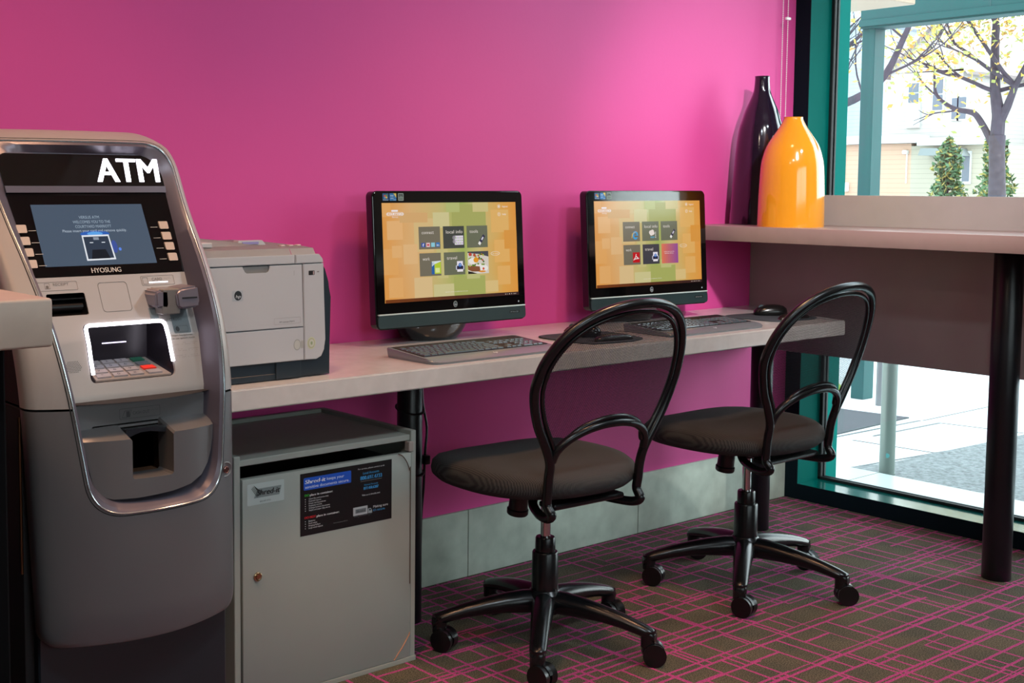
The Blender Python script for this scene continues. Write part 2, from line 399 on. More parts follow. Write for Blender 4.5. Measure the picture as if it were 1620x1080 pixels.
window(1, 0, -1.75)
b = NB(); box(b, XW, XW+.27, -5.6, -1.75, 0, 2.75); obj('wall_right', b, WALLP, kind='structure')
# ceiling lamps (fixtures over the lights)
fx = cmat('#d8d2c8')
for i, (x, y) in enumerate(LAMPS):
    b = NB()
    for a in ((x-.17, x-.145, y-.17, y+.17), (x+.145, x+.17, y-.17, y+.17), (x-.145, x+.145, y-.17, y-.145), (x-.145, x+.145, y+.145, y+.17)): box(b, *a, 2.715, 2.75)
    tag(obj('ceiling_downlight', b, fx), 'square recessed warm ceiling downlight near the pink wall' if i < 3 else 'square recessed white ceiling downlight in the middle of the room', 'ceiling light', 'warm ceiling downlights' if i < 3 else 'cool ceiling downlights')

b = NB(); box(b, 2.05, 2.25, -2.6, -2.3, 2.735, 2.75, .003, 1)
tk = thing('track_spotlight', 'white track spotlight on the ceiling aimed at the vases', 'spotlight', (2.15, -2.4, 2.75)); obj('track', b, fx, tk)
dv = (Vector((3.95, -.02, .95))-Vector((2.15, -2.35, 2.56))).normalized(); b = NB()
ps = [Vector((2.15, -2.35, 2.56))-dv*.10, Vector((2.15, -2.35, 2.56))+dv*.02]; tube(b, ps, [.035, .05], 20, cap=False); tube(b, [ps[0], Vector((2.13, -2.4, 2.735))], .008, 8); obj('spot_can', b, fx, tk)
# ------------------------------------------------------------ counter, shelf, posts
b = NB(); prism(b, [(1.262, -.512), (3.70, -.512), (3.886, 0), (1.262, 0)], lambda a, c, d: (a, c, d), .702, HC)
bmesh.ops.bevel(b, geom=b.edges[:], offset=.003, segments=2, affect='EDGES')
tag(obj('computer_counter', b, WORKTOP), 'long pale stone worktop carrying both computers and the printer', 'counter')
b = NB(); box(b, 3.516, XP-.001, -4.6, -.001, HS-.0504, HS, .002, 2)
tag(obj('window_shelf', b, SHELFM), 'raised beige bar ledge along the window carrying two vases', 'shelf')
b = NB(); box(b, XP, XP+.022, -4.6, -.001, .597, 1.156, .002, 2)
tag(obj('window_apron_panel', b, PANELM), 'wide beige board standing behind the bar ledge in front of the window', 'panel')
def post(x, y, r, z1, label):
    b = NB(); lathe(b, [(r-.001, 0), (r, .002), (r, z1-.002), (r-.001, z1)], (x, y, 0), 40)
    t = thing('support_post', label, 'table leg', (x, y, 0), 'round black support posts')
    obj('post_tube', b, BLACK_METAL, t)
    b = NB(); lathe(b, [(r*1.35, z1), (r*1.35, z1+.0001)], (x, y, 0), 32) if False else box(b, x-r*1.2, x+r*1.2, y-r*1.2, y+r*1.2, z1-.006, z1, .001, 1)
    obj('mounting_plate', b, BLACK_METAL, t)
    return t
post(2.118, -.200, .0345, .7015, 'round black counter leg behind the shredding cabinet')
post(3.668, -.222, .0365, .7015, 'round black counter leg in the corner behind the right chair')
post(3.777, -.994, .0413, HS-.0510, 'tall round black leg under the window ledge at right')
# ------------------------------------------------------------ cables by the left leg
b = NB()
tube(b, catmull([(2.166, -.19, .70), (2.163, -.20, .60), (2.170, -.21, .53), (2.160, -.215, .46), (2.168, -.20, .36), (2.160, -.2, .27), (2.165, -.19, .05)], 6), .0035, 8)
tube(b, [(2.118+.038*math.cos(t), -.2+.038*math.sin(t), .585+.01*math.sin(t)) for t in [k*2*PI/24 for k in range(24)]], .003, 6, closed=True)
tube(b, [(2.118+.038*math.cos(t), -.2+.038*math.sin(t), .415+.008*math.sin(t)) for t in [k*2*PI/24 for k in range(24)]], .003, 6, closed=True)
box(b, 2.153, 2.172, -.225, -.20, .43, .455, .003, 2)
tag(obj('power_cable', b, BLACKP), 'thin black cable tied down the counter leg behind the shredding cabinet', 'cable')

# ------------------------------------------------------------ vases
def vase(name, prof, c, m, label, n=64):
    b = NB(); P = [(p.x, p.y) for p in catmull([(r, z, 0) for r, z in prof], 5)]
    inner = [(r-.006, z) for r, z in reversed(P) if z > P[-1][1]-.06]
    rings = [[(c[0]+r*math.cos(2*PI*k/n), c[1]+r*math.sin(2*PI*k/n), c[2]+z) for k in range(n)] for r, z in [(prof[0][0]-.006, 0.0)]+P[1:]+inner]
    loft(b, rings, True, True, True)
    return tag(obj(name, b, m, smooth=60), label, 'vase', 'ceramic bottle vases on the window ledge')
YEL = mat('yellow_glaze', (.74, .29, .016, 1), .12, coat=.6, var=.03, vscale=4)
PUR = mat('aubergine_glaze', (.012, .006, .016, 1), .12, coat=.6)
vase('bottle_vase', [(.105, 0), (.107, .004), (.1055, .09), (.101, .192), (.094, .234), (.082, .270), (.061, .304), (.043, .331), (.032, .352), (.030, .360), (.0305, .3625)], (3.652, -.328, HS+.0005), YEL, 'shorter glossy yellow bottle vase with a narrow neck on the window ledge')
vase('bottle_vase', [(.099, 0), (.101, .004), (.094, .121), (.089, .19), (.084, .26), (.076, .329), (.0665, .364), (.056, .398), (.041, .433), (.030, .461), (.026, .489), (.0248, .513), (.0262, .518)], (3.785, -.110, HS+.0005), PUR, 'taller dark purple bottle vase standing behind the yellow one')

# ------------------------------------------------------------ bead chain of the blind
b = NB()
for x in (3.984, 4.015):
    z = 2.62
    while z > 1.03:
        bmesh.ops.create_icosphere(b, subdivisions=1, radius=.0024, matrix=Matrix.Translation((x, -.05, z))); z -= .0068
    tube(b, [(x, -.05, 2.62), (x, -.05, 1.03)], .0007, 5)
for k in range(9):
    a = PI+k/8*PI; bmesh.ops.create_icosphere(b, subdivisions=1, radius=.0024, matrix=Matrix.Translation((3.9995+.0155*math.cos(a), -.05, 1.03+.0155*math.sin(a))))
box(b, 4.0015, 4.0285, -.055, -.045, 1.79, 1.80, .002, 1)
t = thing('roller_blind', 'white bead chain loop of a roller blind hanging beside the window frame', 'blind', (4.0, -.05, 2.62))
obj('bead_chain', b, cmat('#e9e2e0'), t)
b = NB(); box(b, 3.97, 4.03, -2.3, -.03, 2.62, 2.70, .004, 2); obj('cassette', b, cmat('#d9d4ce'), t)

# ------------------------------------------------------------ desktop computers
FMX = {}
def screen_ground():
    """soft patchwork of orange and green squares shown by both screens"""
    m = bpy.data.materials.new('lit_patchwork_wallpaper'); m.use_nodes = True; nt = m.node_tree; N = nt.nodes.new; L = nt.links.new
    b = nt.nodes['Principled BSDF']; b.inputs['Base Color'].default_value = (.01, .01, .01, 1); b.inputs['Roughness'].default_value = .15
    tc = N('ShaderNodeTexCoord'); sp = N('ShaderNodeSeparateXYZ'); L(tc.outputs['Object'], sp.inputs[0])
    n1 = N('ShaderNodeTexNoise'); n1.inputs['Scale'].default_value = 5; L(tc.outputs['Object'], n1.inputs[0])
    mr = N('ShaderNodeMapRange'); mr.inputs[1].default_value = -.24; mr.inputs[2].default_value = .24; L(sp.outputs[0], mr.inputs[0])
    ad = N('ShaderNodeMath'); ad.operation = 'MULTIPLY_ADD'; ad.inputs[1].default_value = .28; L(n1.outputs[0], ad.inputs[0]); L(mr.outputs[0], ad.inputs[2])
    sb = N('ShaderNodeMath'); sb.operation = 'SUBTRACT'; sb.inputs[1].default_value = .14; L(ad.outputs[0], sb.inputs[0])
    r = N('ShaderNodeValToRGB'); cr = r.color_ramp
    cr.elements[0].position = 0; cr.elements[0].color = lin('#e8a04e'); cr.elements[1].position = 1; cr.elements[1].color = lin('#e89a3e')
    for p, c in ((.22, '#e3b479'), (.42, '#c9bd79'), (.56, '#a3b45c'), (.72, '#cfc07e'), (.88, '#e4a850')):
        e = cr.elements.new(p); e.color = lin(c)
    L(sb.outputs[0], r.inputs[0]); L(r.outputs[0], b.inputs['Emission Color']); b.inputs['Emission Strength'].default_value = .82
    return m
WALLPAPER = screen_ground()
def lighten(c, k):
    v = [int(c[i:i+2], 16) for i in (1, 3, 5)]; return '#%02x%02x%02x' % tuple(int(x+(255-x)*k) if k > 0 else int(x*(1+k)) for x in v)
def base_at(f):
    stops = [(0, (232, 160, 78)), (.22, (227, 180, 121)), (.42, (201, 189, 121)), (.56, (163, 180, 92)), (.72, (207, 192, 126)), (.88, (228, 168, 80)), (1, (232, 154, 62))]
    for (a, ca), (b_, cb) in zip(stops, stops[1:]):
        if f <= b_:
            t = (f-a)/(b_-a); return '#%02x%02x%02x' % tuple(int(x+(y-x)*t) for x, y in zip(ca, cb))
    return '#e89a3e'
def computer(loc, rz, variant, label):
    root = thing('desktop_computer', label, 'computer', (0, 0, 0), 'all-in-one computers on the counter')
    hw = .272; z0, z1 = .047, .420; tl = math.radians(3.8)
    yf = -.002
    def T(x, y, z): return (x, yf+y+(z-z0)*math.tan(tl), z)      # tilted front plane; y grows into the case
    # case
    b = NB(); o = rrect(-hw, z0, hw, z1, .016, 6)
    def ins(k): return rrect(-hw+k, z0+k, hw-k, z1-k, max(.016-k, .004), 6)
    loft(b, [[T(x, .002, z) for x, z in ins(.003)], [T(x, .0, z) for x, z in ins(.0015)] if False else [T(x, .003, z) for x, z in ins(.0008)], [T(x, .006, z) for x, z in o], [T(x, .030, z) for x, z in o], [T(x, .040, z) for x, z in ins(.012)], [T(x, .058, z) for x, z in ins(.06)]], True, True, True)
    obj('case', b, GLOSSB, root)
    b = NB(); tube(b, [T(x, .0035, z) for x, z in ins(.0005)], .0016, 6, closed=True); obj('rim', b, mat('smoked_chrome', '#47504f', .15, metal=.9), root)
    # front glass bezel
    b = NB(); prism(b, rrect(-hw+.003, z0+.042, hw-.003, z1-.003, .013, 6), lambda x, z, d: T(x, d, z), -.0015, .003)
    obj('bezel', b, GLOSSB, root)
    # speaker strip
    b = NB(); prism(b, rrect(-hw+.003, z0+.003, hw-.003, z0+.0385, .010, 5), lambda x, z, d: T(x, d, z), -.003, .003)
    obj('speaker_strip', b, mat('speaker_cloth_dark', '#26383a', .38, bump=.2, bscale=900), root)
    b = NB(); box(b, -hw+.004, hw-.004, -.0052, .002, z0+.0380, z0+.0418, .0012, 2)
    for v in b.verts: v.co.y += yf+(z0+.04-z0)*math.tan(tl)
    obj('chrome_line_glint', b, mat('painted_line_glint', '#c2d6d3', .35), root)  # chrome line whose ceiling-light reflection is put into the pale colour
    # stand
    b = NB(); pr = [(.078, 0), (.088, .002), (.100, .012), (.114, .032), (.122, .052), (.118, .085)]
    lathe(b, pr, (-.022, .078, 0), 40, sx=1.0, sy=.60); obj('stand', b, GLOSSB, root)
    # screen with what it shows
    su0, su1, sv0, sv1 = -.2435, .2435, .118, .3885; SW, SH = su1-su0, sv1-sv0
    b = NB(); prism(b, [(su0, sv0), (su1, sv0), (su1, sv1), (su0, sv1)], lambda x, z, d: T(x, d, z), -.0019, -.0005)
    sc = obj('screen', b, WALLPAPER, root)
    fn = lambda u, v, h: T(su0+u*SW, -.0019-h, sv0+v*SH)
    S = Sheet(fn, lit=.85, step=.0001, base=.0001)
    rnd = random.Random(3)
    for (u, v, w, h, k) in ((.0, .86, .06, .14, .18), (.03, .63, .11, .19, .30), (.36, .74, .12, .16, .34), (.50, .68, .26, .30, -.10), (.80, .68, .14, .24, .22), (.82, .36, .12, .24, .20), (.84, .12, .1, .2, .24), (.22, .5, .14, .34, .14), (.0, .28, .1, .26, .12), (.03, .05, .1, .2, .16), (.21, .02, .13, .22, .26), (.35, .0, .15, .16, .34), (.50, .03, .24, .2, -.06), (.14, .38, .1, .2, .2), (.60, .2, .1, .1, .2), (.12, .80, .2, .10, -.06), (.46, .90, .1, .1, .2), (.66, .9, .12, .1, .1), (.38, .22, .08, .30, .12), (.9, .5, .1, .2, -.05), (.74, .05, .1, .12, .3), (.06, .45, .07, .12, .24)):
        S.rect(u, v, min(1, u+w), min(1, v+h), lighten(base_at(u+w/2), k*.6)); S.h += .00002
    S.up()
    def tile(u0, v0, u1, v1, c='#716b5c'): S.rect(u0, v0, u1, v1, c)
    cols = ((.252, .408), (.430, .588), (.608, .768)); rows = ((.525, .755), (.25, .485))
    dark = {0: '#4a4b41', 1: '#3f4440'}
    names = [['connect', 'local info', 'tools'], ['work', 'travel', '']]
    for r, (v0, v1) in enumerate(rows):
        for c, (u0, u1) in enumerate(cols):
            cc = '#77705f' if c == 0 else '#6c6f5a'
            if r == 0 and c == 1 and variant == 1: cc = '#464843'
            if r == 1 and c == 1 and variant == 2: cc = '#45434a'
            if not (r == 1 and c == 2): tile(u0, v0, u1, v1, cc)
    S.up()
    for r, (v0, v1) in enumerate(rows):
        for c, (u0, u1) in enumerate(cols):
            if names[r][c]: S.text(names[r][c], u0+.022, v1-.075, '#e6dcd2', h=.034, w=.012*len(names[r][c])+.004)
    u0, u1 = cols[0]; v0, v1 = rows[0]
    if variant == 1:
        for k, (cc, tx) in enumerate((('#3a55a6', 'f'), ('#e7c3c6', ''), ('#8fcfdf', ''), ('#3a77b8', 'in'))):
            a = u0+.017+k*.0355
            S.rect(a, v0+.022, a+.027, v0+.066, cc)
        S.up(); S.text('f', u0+.025, v0+.028, '#ffffff', h=.03); S.text('in', u0+.017+3*.0355+.005, v0+.03, '#ffffff', h=.022, w=.016)
        S.rect(u0+.058, v0+.035, u0+.074, v0+.052, '#d0454f')
        a, c0 = cols[1][0]+.085, rows[0][0]+.035; S.ell(a-.003, c0+.075, .014, .022, '#8e8890'); S.ell(a-.003, c0+.035, .012, .02, '#8e8890'); S.rect(a, c0, a+.065, c0+.095, '#e4dbe6'); S.up()
        for i in range(3):
            for j in range(4): S.rect(a+.006+j*.015, c0+.012+i*.027, a+.015+j*.015, c0+.024+i*.027, '#b7a9c2' if (i+j) % 2 else '#a9c78e')
    else:
        a, c0 = (cols[0][0]+cols[0][1])/2+.035, rows[0][0]+.07
        S.ell(a, c0, .026, .05, '#3f9fd8', 24); S.up(); S.ell(a, c0, .012, .026, '#6f6a5a', 20); S.rect(a-.012, c0-.004, a+.026, c0+.006, '#3f9fd8'); S.rect(a+.008, c0-.024, a+.028, c0-.004, '#6f6a5a'); S.up()
        S.poly([(a-.036, c0-.03), (a-.030, c0+.022), (a+.026, c0+.056), (a-.022, c0+.018), (a-.030, c0-.03)], '#e9b73c')
        a, c0 = cols[1][0]+.09, rows[0][0]+.07
        for du, dv, q in ((-.01, .03, .016), (.006, .04, .015), (.012, .02, .014), (-.004, .015, .016)): S.ell(a+du, c0+dv, q, q*1.5, '#f0e2da')
        for k in range(5): S.rect(a-.012+k*.008, c0-.035-.004*(k % 2), a-.008+k*.008, c0-.018, '#58b7dd')
        for k in range(4): S.ell(a+.036, c0+.03-.02*k, .004, .007, '#e8e0e0')
    # memory stick
    a, c0 = cols[2][0]+.115, rows[0][0]+.085
    def rot(pts, ang, ou, ov): return [(ou+(x*math.cos(ang)-y*math.sin(ang)), ov+(x*math.sin(ang)+y*math.cos(ang))*1.8) for x, y in pts]
    S.poly(rot([(-.02, -.010), (.03, -.010), (.03, .010), (-.02, .010)], .9, a, c0), '#37344e'); S.poly(rot([(-.038, -.009), (-.02, -.009), (-.02, .009), (-.038, .009)], .9, a, c0), '#f1eee9'); S.up()
    S.poly(rot([(-.004, -.005), (.016, -.005), (.016, .005), (-.004, .005)], .9, a, c0), '#dcd9e4')
    # lower row pictures
    a, c0 = cols[0][0]+.088, rows[1][0]+.02
    if variant == 1:
        S.rect(a, c0, a+.066, c0+.13, '#b9cf3d'); S.up(); S.rect(a-.003, c0-.004, a+.018, c0+.12, '#2b62a8'); S.poly([(a, c0+.075), (a+.02, c0+.10), (a+.066, c0+.125), (a+.066, c0+.133), (a, c0+.128)], '#dfe8ea'); S.up(); S.rect(a+.024, c0+.012, a+.056, c0+.06, '#e3ec9b')
    else:
        S.rect(a-.004, c0+.005, a+.06, c0+.125, '#c5161f'); S.up()
        S.poly([(a+.005, c0+.03), (a+.026, c0+.075), (a+.030, c0+.105), (a+.024, c0+.105), (a+.020, c0+.075), (a+.0, c0+.035)], '#f4e8e6'); S.poly([(a+.008, c0+.04), (a+.052, c0+.05), (a+.052, c0+.058), (a+.012, c0+.052)], '#f4e8e6'); S.poly([(a+.02, c0+.078), (a+.048, c0+.045), (a+.053, c0+.05), (a+.026, c0+.085)], '#f4e8e6')
    a, c0 = cols[1][0]+.118, rows[1][0]+.085
    S.rect(a-.031, c0-.035, a+.031, c0+.012, '#c9cbe0', .006); S.rect(a-.022, c0+.005, a+.022, c0+.055, '#ece7f2'); S.up(); S.rect(a-.024, c0-.03, a+.024, c0+.006, '#2c2b45'); S.rect(a-.022, c0-.055, a+.022, c0-.028, '#efe9ee'); S.up(); S.ell(a, c0+.015, .012, .021, '#2c67bb'); S.up(); S.poly([(a-.004, c0+.024), (a+.004, c0+.024), (a, c0+.004)], '#d9ecff')
    u0, u1 = cols[2]; v0, v1 = rows[1]
    if variant == 1:
        S.rect(u0, v0, u1, v1, '#dcd3c8'); S.up()
        S.poly([(u0, v1), (u1, v1), (u1, v1-.06), (u0+.09, v1-.03), (u0, v1-.015)], '#4a4a50'); S.poly([(u0, v0), (u0+.07, v0), (u0+.03, v0+.02), (u0, v0+.03)], '#26221f')
        S.ell(u0+.095, v0+.055, .060, .045, '#f1ece6'); S.up()
        S.poly([(u0, v0+.09), (u0+.09, v0+.075), (u0+.095, v0+.02), (u0+.03, v0+.025), (u0, v0+.045)], '#8a5636'); S.up()
        for k in range(46):
            S.ell(u0+.008+rnd.random()*.115, v0+.085+rnd.random()*.12, .007, .011, rnd.choice(['#6f8f36', '#88a33f', '#4d6b2a', '#b6c25c', '#b24a3a', '#9bb04c']), 7); S.h += .000004
        S.ell(u0+.04, v0+.135, .036, .034, '#f3eee6'); S.up(); S.ell(u0+.062, v0+.145, .020, .028, '#e79b22'); S.ell(u0+.108, v0+.022, .028, .010, '#e29031'); S.ell(u0+.118, v0+.05, .008, .014, '#d8573a'); S.ell(u0+.018, v1-.03, .012, .018, '#c2473a'); S.ell(u0+.05, v1-.038, .010, .016, '#b7503a')
    else:
        for k in range(8):
            t = k/7; c = '#%02x%02x%02x' % (int(226-t*70), int(120-t*35), int(92+t*60)); S.rect(u0+(u1-u0)*k/8, v0, u0+(u1-u0)*(k+1)/8, v1, c)
        S.up(); S.text('welcome to the', u0+.022, v0+.135, '#f6e6e6', w=.1, h=.012); S.text('business library', u0+.03, v0+.115, '#f6e6e6', w=.085, h=.012)
    S.ring([(.822+.035*math.cos(q*PI/10), .455+.022*math.sin(q*PI/10)) for q in range(20)], .0025, '#efe6d8'); S.text('see more', .80, .449, '#efe6d8', w=.045, h=.012)
    # logo, corner links, task bar
    S.rect(.062, .912, .108, .930, '#f6eef2', .005); S.ring(rrect(.028, .872, .148, .905, .014, 4), .003, '#f6eef2'); S.up(); S.text('COURTYARD', .034, .879, '#fbf4f6', w=.108, h=.020, bold=.0008); S.text('Marriott', .066, .852, '#f6eef2', w=.042, h=.014)
    S.ring([(.862+.011*math.cos(q*PI/8), .955+.02*math.sin(q*PI/8)) for q in range(16)], .0022, '#f3ece4'); S.ell(.862, .955, .005, .009, '#f3ece4'); S.text('logout', .888, .945, '#f3ece4', w=.045, h=.020)
    S.ring([(.862+.011*math.cos(q*PI/8), .872+.02*math.sin(q*PI/8)) for q in range(16)], .0022, '#f3ece4'); S.text('?', .859, .862, '#f3ece4', h=.02); S.text('help', .888, .862, '#f3ece4', w=.030, h=.020)
    S.text('terms and conditions of use', .43, .072, '#efe7d9', w=.17, h=.010)
    for k in range(10):
        cc = '#%02x%02x%02x' % (int(120-k*7), int(62-k*3), int(26+k*1)); S.rect(k/10, 0, (k+1)/10, .034, cc)
    S.up(); S.rect(.89, .012, .896, .02, '#e8dccb'); S.rect(.905, .012, .909, .02, '#e8dccb'); S.rect(.92, .012, .928, .02, '#e8dccb'); S.rect(.94, .012, .944, .022, '#e8dccb'); S.text('9:54 AM', .955, .011, '#e8dccb', w=.022, h=.010)
    o = S.done('desktop_display', sc, 'lit page of six square tiles')
    # stickers and badges on the bezel
    fb = lambda u, v, h: T(u, -.0015-h, v)
    S = Sheet(fb); S.rect(-.240, .3945, -.219, .4145, '#164f80', .0015); S.up()
    S.ell(-.2325, .4075, .003, .003, '#c94a35'); S.ell(-.2265, .4085, .003, .003, '#6a9a48'); S.ell(-.2325, .4025, .003, .003, '#4fa0d0'); S.ell(-.2265, .4035, .003, .003, '#e0b34a'); S.text('Windows', -.2385, .396, '#dfe9ef', w=.018, h=.0022)
    S.done('sticker', root, 'dark blue sticker with four colour dots')
    S = Sheet(fb); S.rect(-.216, .3945, -.193, .4145, '#1f74b4', .0015); S.up()
    S.poly([(-.203, .4145), (-.193, .4145), (-.193, .402)], '#d8c25a'); S.text('intel', -.213, .4065, '#e8f2f8', w=.010, h=.004); S.text('inside', -.213, .400, '#e8f2f8', w=.010, h=.003); S.text('CORE', -.203, .396, '#e8f2f8', w=.008, h=.0018)
    S.done('sticker', root, 'light blue sticker with yellow corner')
    S = Sheet(fb); S.rect(-.187, .3945, -.168, .4145, '#8ea39c', .0015); S.up()
    S.rect(-.185, .4035, -.170, .4125, '#36423e'); S.rect(-.185, .3965, -.170, .4015, '#5a6a64'); S.up(); S.text('hp', -.182, .405, '#9ab0a8', w=.009, h=.004)
    S.done('sticker', root, 'grey sticker')
    S = Sheet(fb); S.ell(.003, .1035, .0075, .0085, '#b9c2c3', 24); S.up(); S.ell(.003, .1035, .0065, .0075, '#39464a', 24); S.up(); S.text('hp', -.0012, .1005, '#c9d2d3', w=.0085, h=.0048, shear=.25); S.done('maker_badge', root, 'round silver badge')
    S = Sheet(fb); S.ell(.2435, .099, .0022, .0026, '#a9bcc0', 10); S.done('power_light', root)
    S = Sheet(lambda u, v, h: T(u, -.0032-h, v))
    S.rect(.205, .066, .245, .0735, '#0d1213', .001); S.up(); S.text('TouchSmart' if False else 'HP Omni 220', .209, .068, '#9fb0b0', w=.030, h=.0032)
    S.done('name_badge', root, 'small black name badge')
    root.location = loc; root.rotation_euler = (0, 0, rz)
    return root
computer((2.322, -.148, HC), math.radians(-1.5), 1, 'left black all-in-one computer whose screen shows a food picture tile')
computer((3.163, -.150, HC), math.radians(-3.0), 2, 'right black all-in-one computer whose screen shows an orange-pink tile')

# ------------------------------------------------------------ keyboards
KEYM = mat('keycap_plastic', '#4c5a61', .22)
KEYF = mat('keyboard_frame', '#828b92', .25, metal=.3)
KEYD = mat('keyboard_bed', '#0b0d10', .5)
def keyboard(label):
    r = thing('computer_keyboard', label, 'keyboard', (0, 0, 0), 'keyboards on the counter')
    W, D = .226, .095
    def top(y): return .012+(y+D)/(2*D)*.013
    # case
    b = NB(); ring = []
    o = rrect(-W, -D, W, D, .012, 5, rs=[.006, .006, .03, .03])
    def zt(y): return top(y) if y > -D+.05 else top(y)-.008*((-D+.05-y)/.05)**2
    loft(b, [[(x*.985, y*.97, 0.0) for x, y in o], [(x*.99, y*.98, .004) for x, y in o], [(x, y, max(.006, zt(y)-.003)) for x, y in o], [(x*.994, y*.985, zt(y)) for x, y in o]], True, True, False)
    # top surface rows
    n = 14
    inner = [(x*.994, y*.985) for x, y in o]
    vs = [b.verts.new((x, y, zt(y))) for x, y in inner]
    b.faces.new(vs)
    bmesh.ops.remove_doubles(b, verts=b.verts[:], dist=1e-5)
    g = [f for f in b.faces if len(f.verts) > 10 and f.normal.length and all(v.co.z > .003 for v in f.verts)]
    for k in range(1, 9):
        y = -D+.05*k/8
        bmesh.ops.bisect_plane(b, geom=b.verts[:]+b.edges[:]+b.faces[:], plane_co=(0, y, 0), plane_no=(0, 1, 0))
    for v in b.verts:
        if v.co.z > .005 and abs(v.co.x) < W*.9 and abs(v.co.y) < D*.98: v.co.z = zt(v.co.y)
    obj('keyboard_case', b, KEYF, r, smooth=45)
    b = NB(); sl = .013/(2*D)
    prism(b, rrect(-W+.010, -D+.052, W-.008, D-.008, .004, 3), lambda x, y, d: (x, y, top(y)+d), -.004, .0006)
    obj('key_bed', b, KEYD, r)
    # keys: one cap, copied
    P = .0183
    rows = []
    x0 = -W+.014
    yb = -D+.052+P*.55
    R = []
    R.append([(1.25, 'k')]*3+[(6.25, 'k')]+[(1.25, 'k')]*4)
    R.append([(2.25, 'k')]+[(1, 'k')]*10+[(2.75, 'k')])
    R.append([(1.75, 'k')]+[(1, 'k')]*11+[(2.25, 'k')])
    R.append([(1.5, 'k')]+[(1, 'k')]*12+[(1.5, 'k')])
    R.append([(1, 'k')]*13+[(2, 'k')])
    keys = []
    py = P*.96
    for i, row in enumerate(R):
        x = x0
        for w, _ in row:
            keys.append((x, x+w*P*.985, yb+i*py-.5*py, yb+i*py+.5*py)); x += w*P*.985
    yr = yb+5*py+.002
    x = x0
    for k in range(13):
        keys.append((x, x+P*1.0, yr-.5*py, yr+.3*py)); x += P*1.0+(.006 if k in (0, 4, 8) else 0)
    xa = x0+15.35*P
    for i in (0, 3, 4):
        for k in range(3): keys.append((xa+k*P, xa+(k+1)*P, yb+i*py-.5*py, yb+i*py+.5*py))
    keys.append((xa+P, xa+2*P, yb+.5*py, yb+1.5*py))
    xn = xa+3.3*P
    for i in range(5):
        for k in range(4):
            if (i, k) in ((0, 1), (1, 3), (3, 3)): continue
            x1 = xn+(k+1)*P*.98; 
            if (i, k) == (0, 0): x1 = xn+2*P*.98
            y1 = yb+i*py+.5*py
            if k == 3 and i in (0, 2): y1 += py
            keys.append((xn+k*P*.98, x1, yb+i*py-.5*py, y1))
    def capmesh(ks):
        b = NB()
        for (x0_, x1_, y0_, y1_) in ks:
            h0 = lambda y: top(y)+.0007
            a, c, g_ = .0012, .0034, .0055
            lo = [(x0_+a, y0_+a), (x1_-a, y0_+a), (x1_-a, y1_-a), (x0_+a, y1_-a)]; hi = [(x0_+c, y0_+c*.9), (x1_-c, y0_+c*.9), (x1_-c, y1_-c), (x0_+c, y1_-c)]
            loft(b, [[(x, y, h0(y)) for x, y in lo], [(x, y, h0(y)+.0028) for x, y in hi]], True, False, True)
        return b
    for k in keys[:100]: obj('key', capmesh([k]), KEYM, r, smooth=0)
    if keys[100:]:
        o = obj('key_remainder', capmesh(keys[100:]), KEYM, r, smooth=0); o['kind'] = 'stuff'
    S = Sheet(lambda u, v, h: (u, v, zt(v)+h+.0004)); S.text('hp', -.006, -D+.022, '#c8d2d6', w=.013, h=.008, shear=.2); S.done('maker_mark', r)
    return r
def copy_tree(o, parent=None):
    c = o.copy(); COL.objects.link(c)
    if parent is not None: c.parent = parent
    for ch in list(o.children): copy_tree(ch, c)
    return c
kb = keyboard('left black keyboard in front of the computer with the food picture')
kb2 = copy_tree(kb)
kb.location = (2.182, -.395, HC); kb2.location = (3.096, -.382, HC)
kb2['label'] = 'right black keyboard, partly seen through the near chair back'

# ------------------------------------------------------------ mouse pads and mice
PADM = mat('grey_cloth_pad', '#343a40', .8, bump=.2, bscale=900)
GELM = mat('brown_black_gel', '#1b1512', .3)
def pad(label):
    r = thing('mouse_pad', label, 'mouse pad', (0, 0, 0), 'mouse pads on the counter')
    out = [(p.x, p.y) for p in catmull([(-.118, .098, 0), (.0, .112, 0), (.118, .094, 0), (.128, .0, 0), (.115, -.085, 0), (.055, -.112, 0), (-.03, -.112, 0), (-.10, -.098, 0), (-.122, -.02, 0)], 6, True)]
    b = NB(); loft(b, [[(x*.99, y*.99, 0) for x, y in out], [(x, y, .001) for x, y in out], [(x, y, .0035) for x, y in out], [(x*.99, y*.99, .0042) for x, y in out]], True, True, True)
    obj('pad_surface', b, PADM, r)
    b = NB(); n = 20
    rings = []
    for s, h in ((1.0, .0042), (.98, .010), (.86, .016), (.6, .0195), (.25, .0205)):
        rings.append([(.0+.072*s*math.cos(2*PI*k/n), -.082+.026*s*math.sin(2*PI*k/n)-.008*math.cos(4*PI*k/n)*s, h) for k in range(n)])
    loft(b, rings, True, True, True); obj('wrist_rest', b, GELM, r, smooth=60)
    return r
p1 = pad('grey mouse pad left of the near chair back'); p2 = copy_tree(p1)
p1.location = (2.675, -.345, HC); p1.rotation_euler = (0, 0, -.08); p2.location = (3.585, -.315, HC); p2.rotation_euler = (0, 0, -.08)
p2['label'] = 'dark mouse pad at the right end of the worktop'
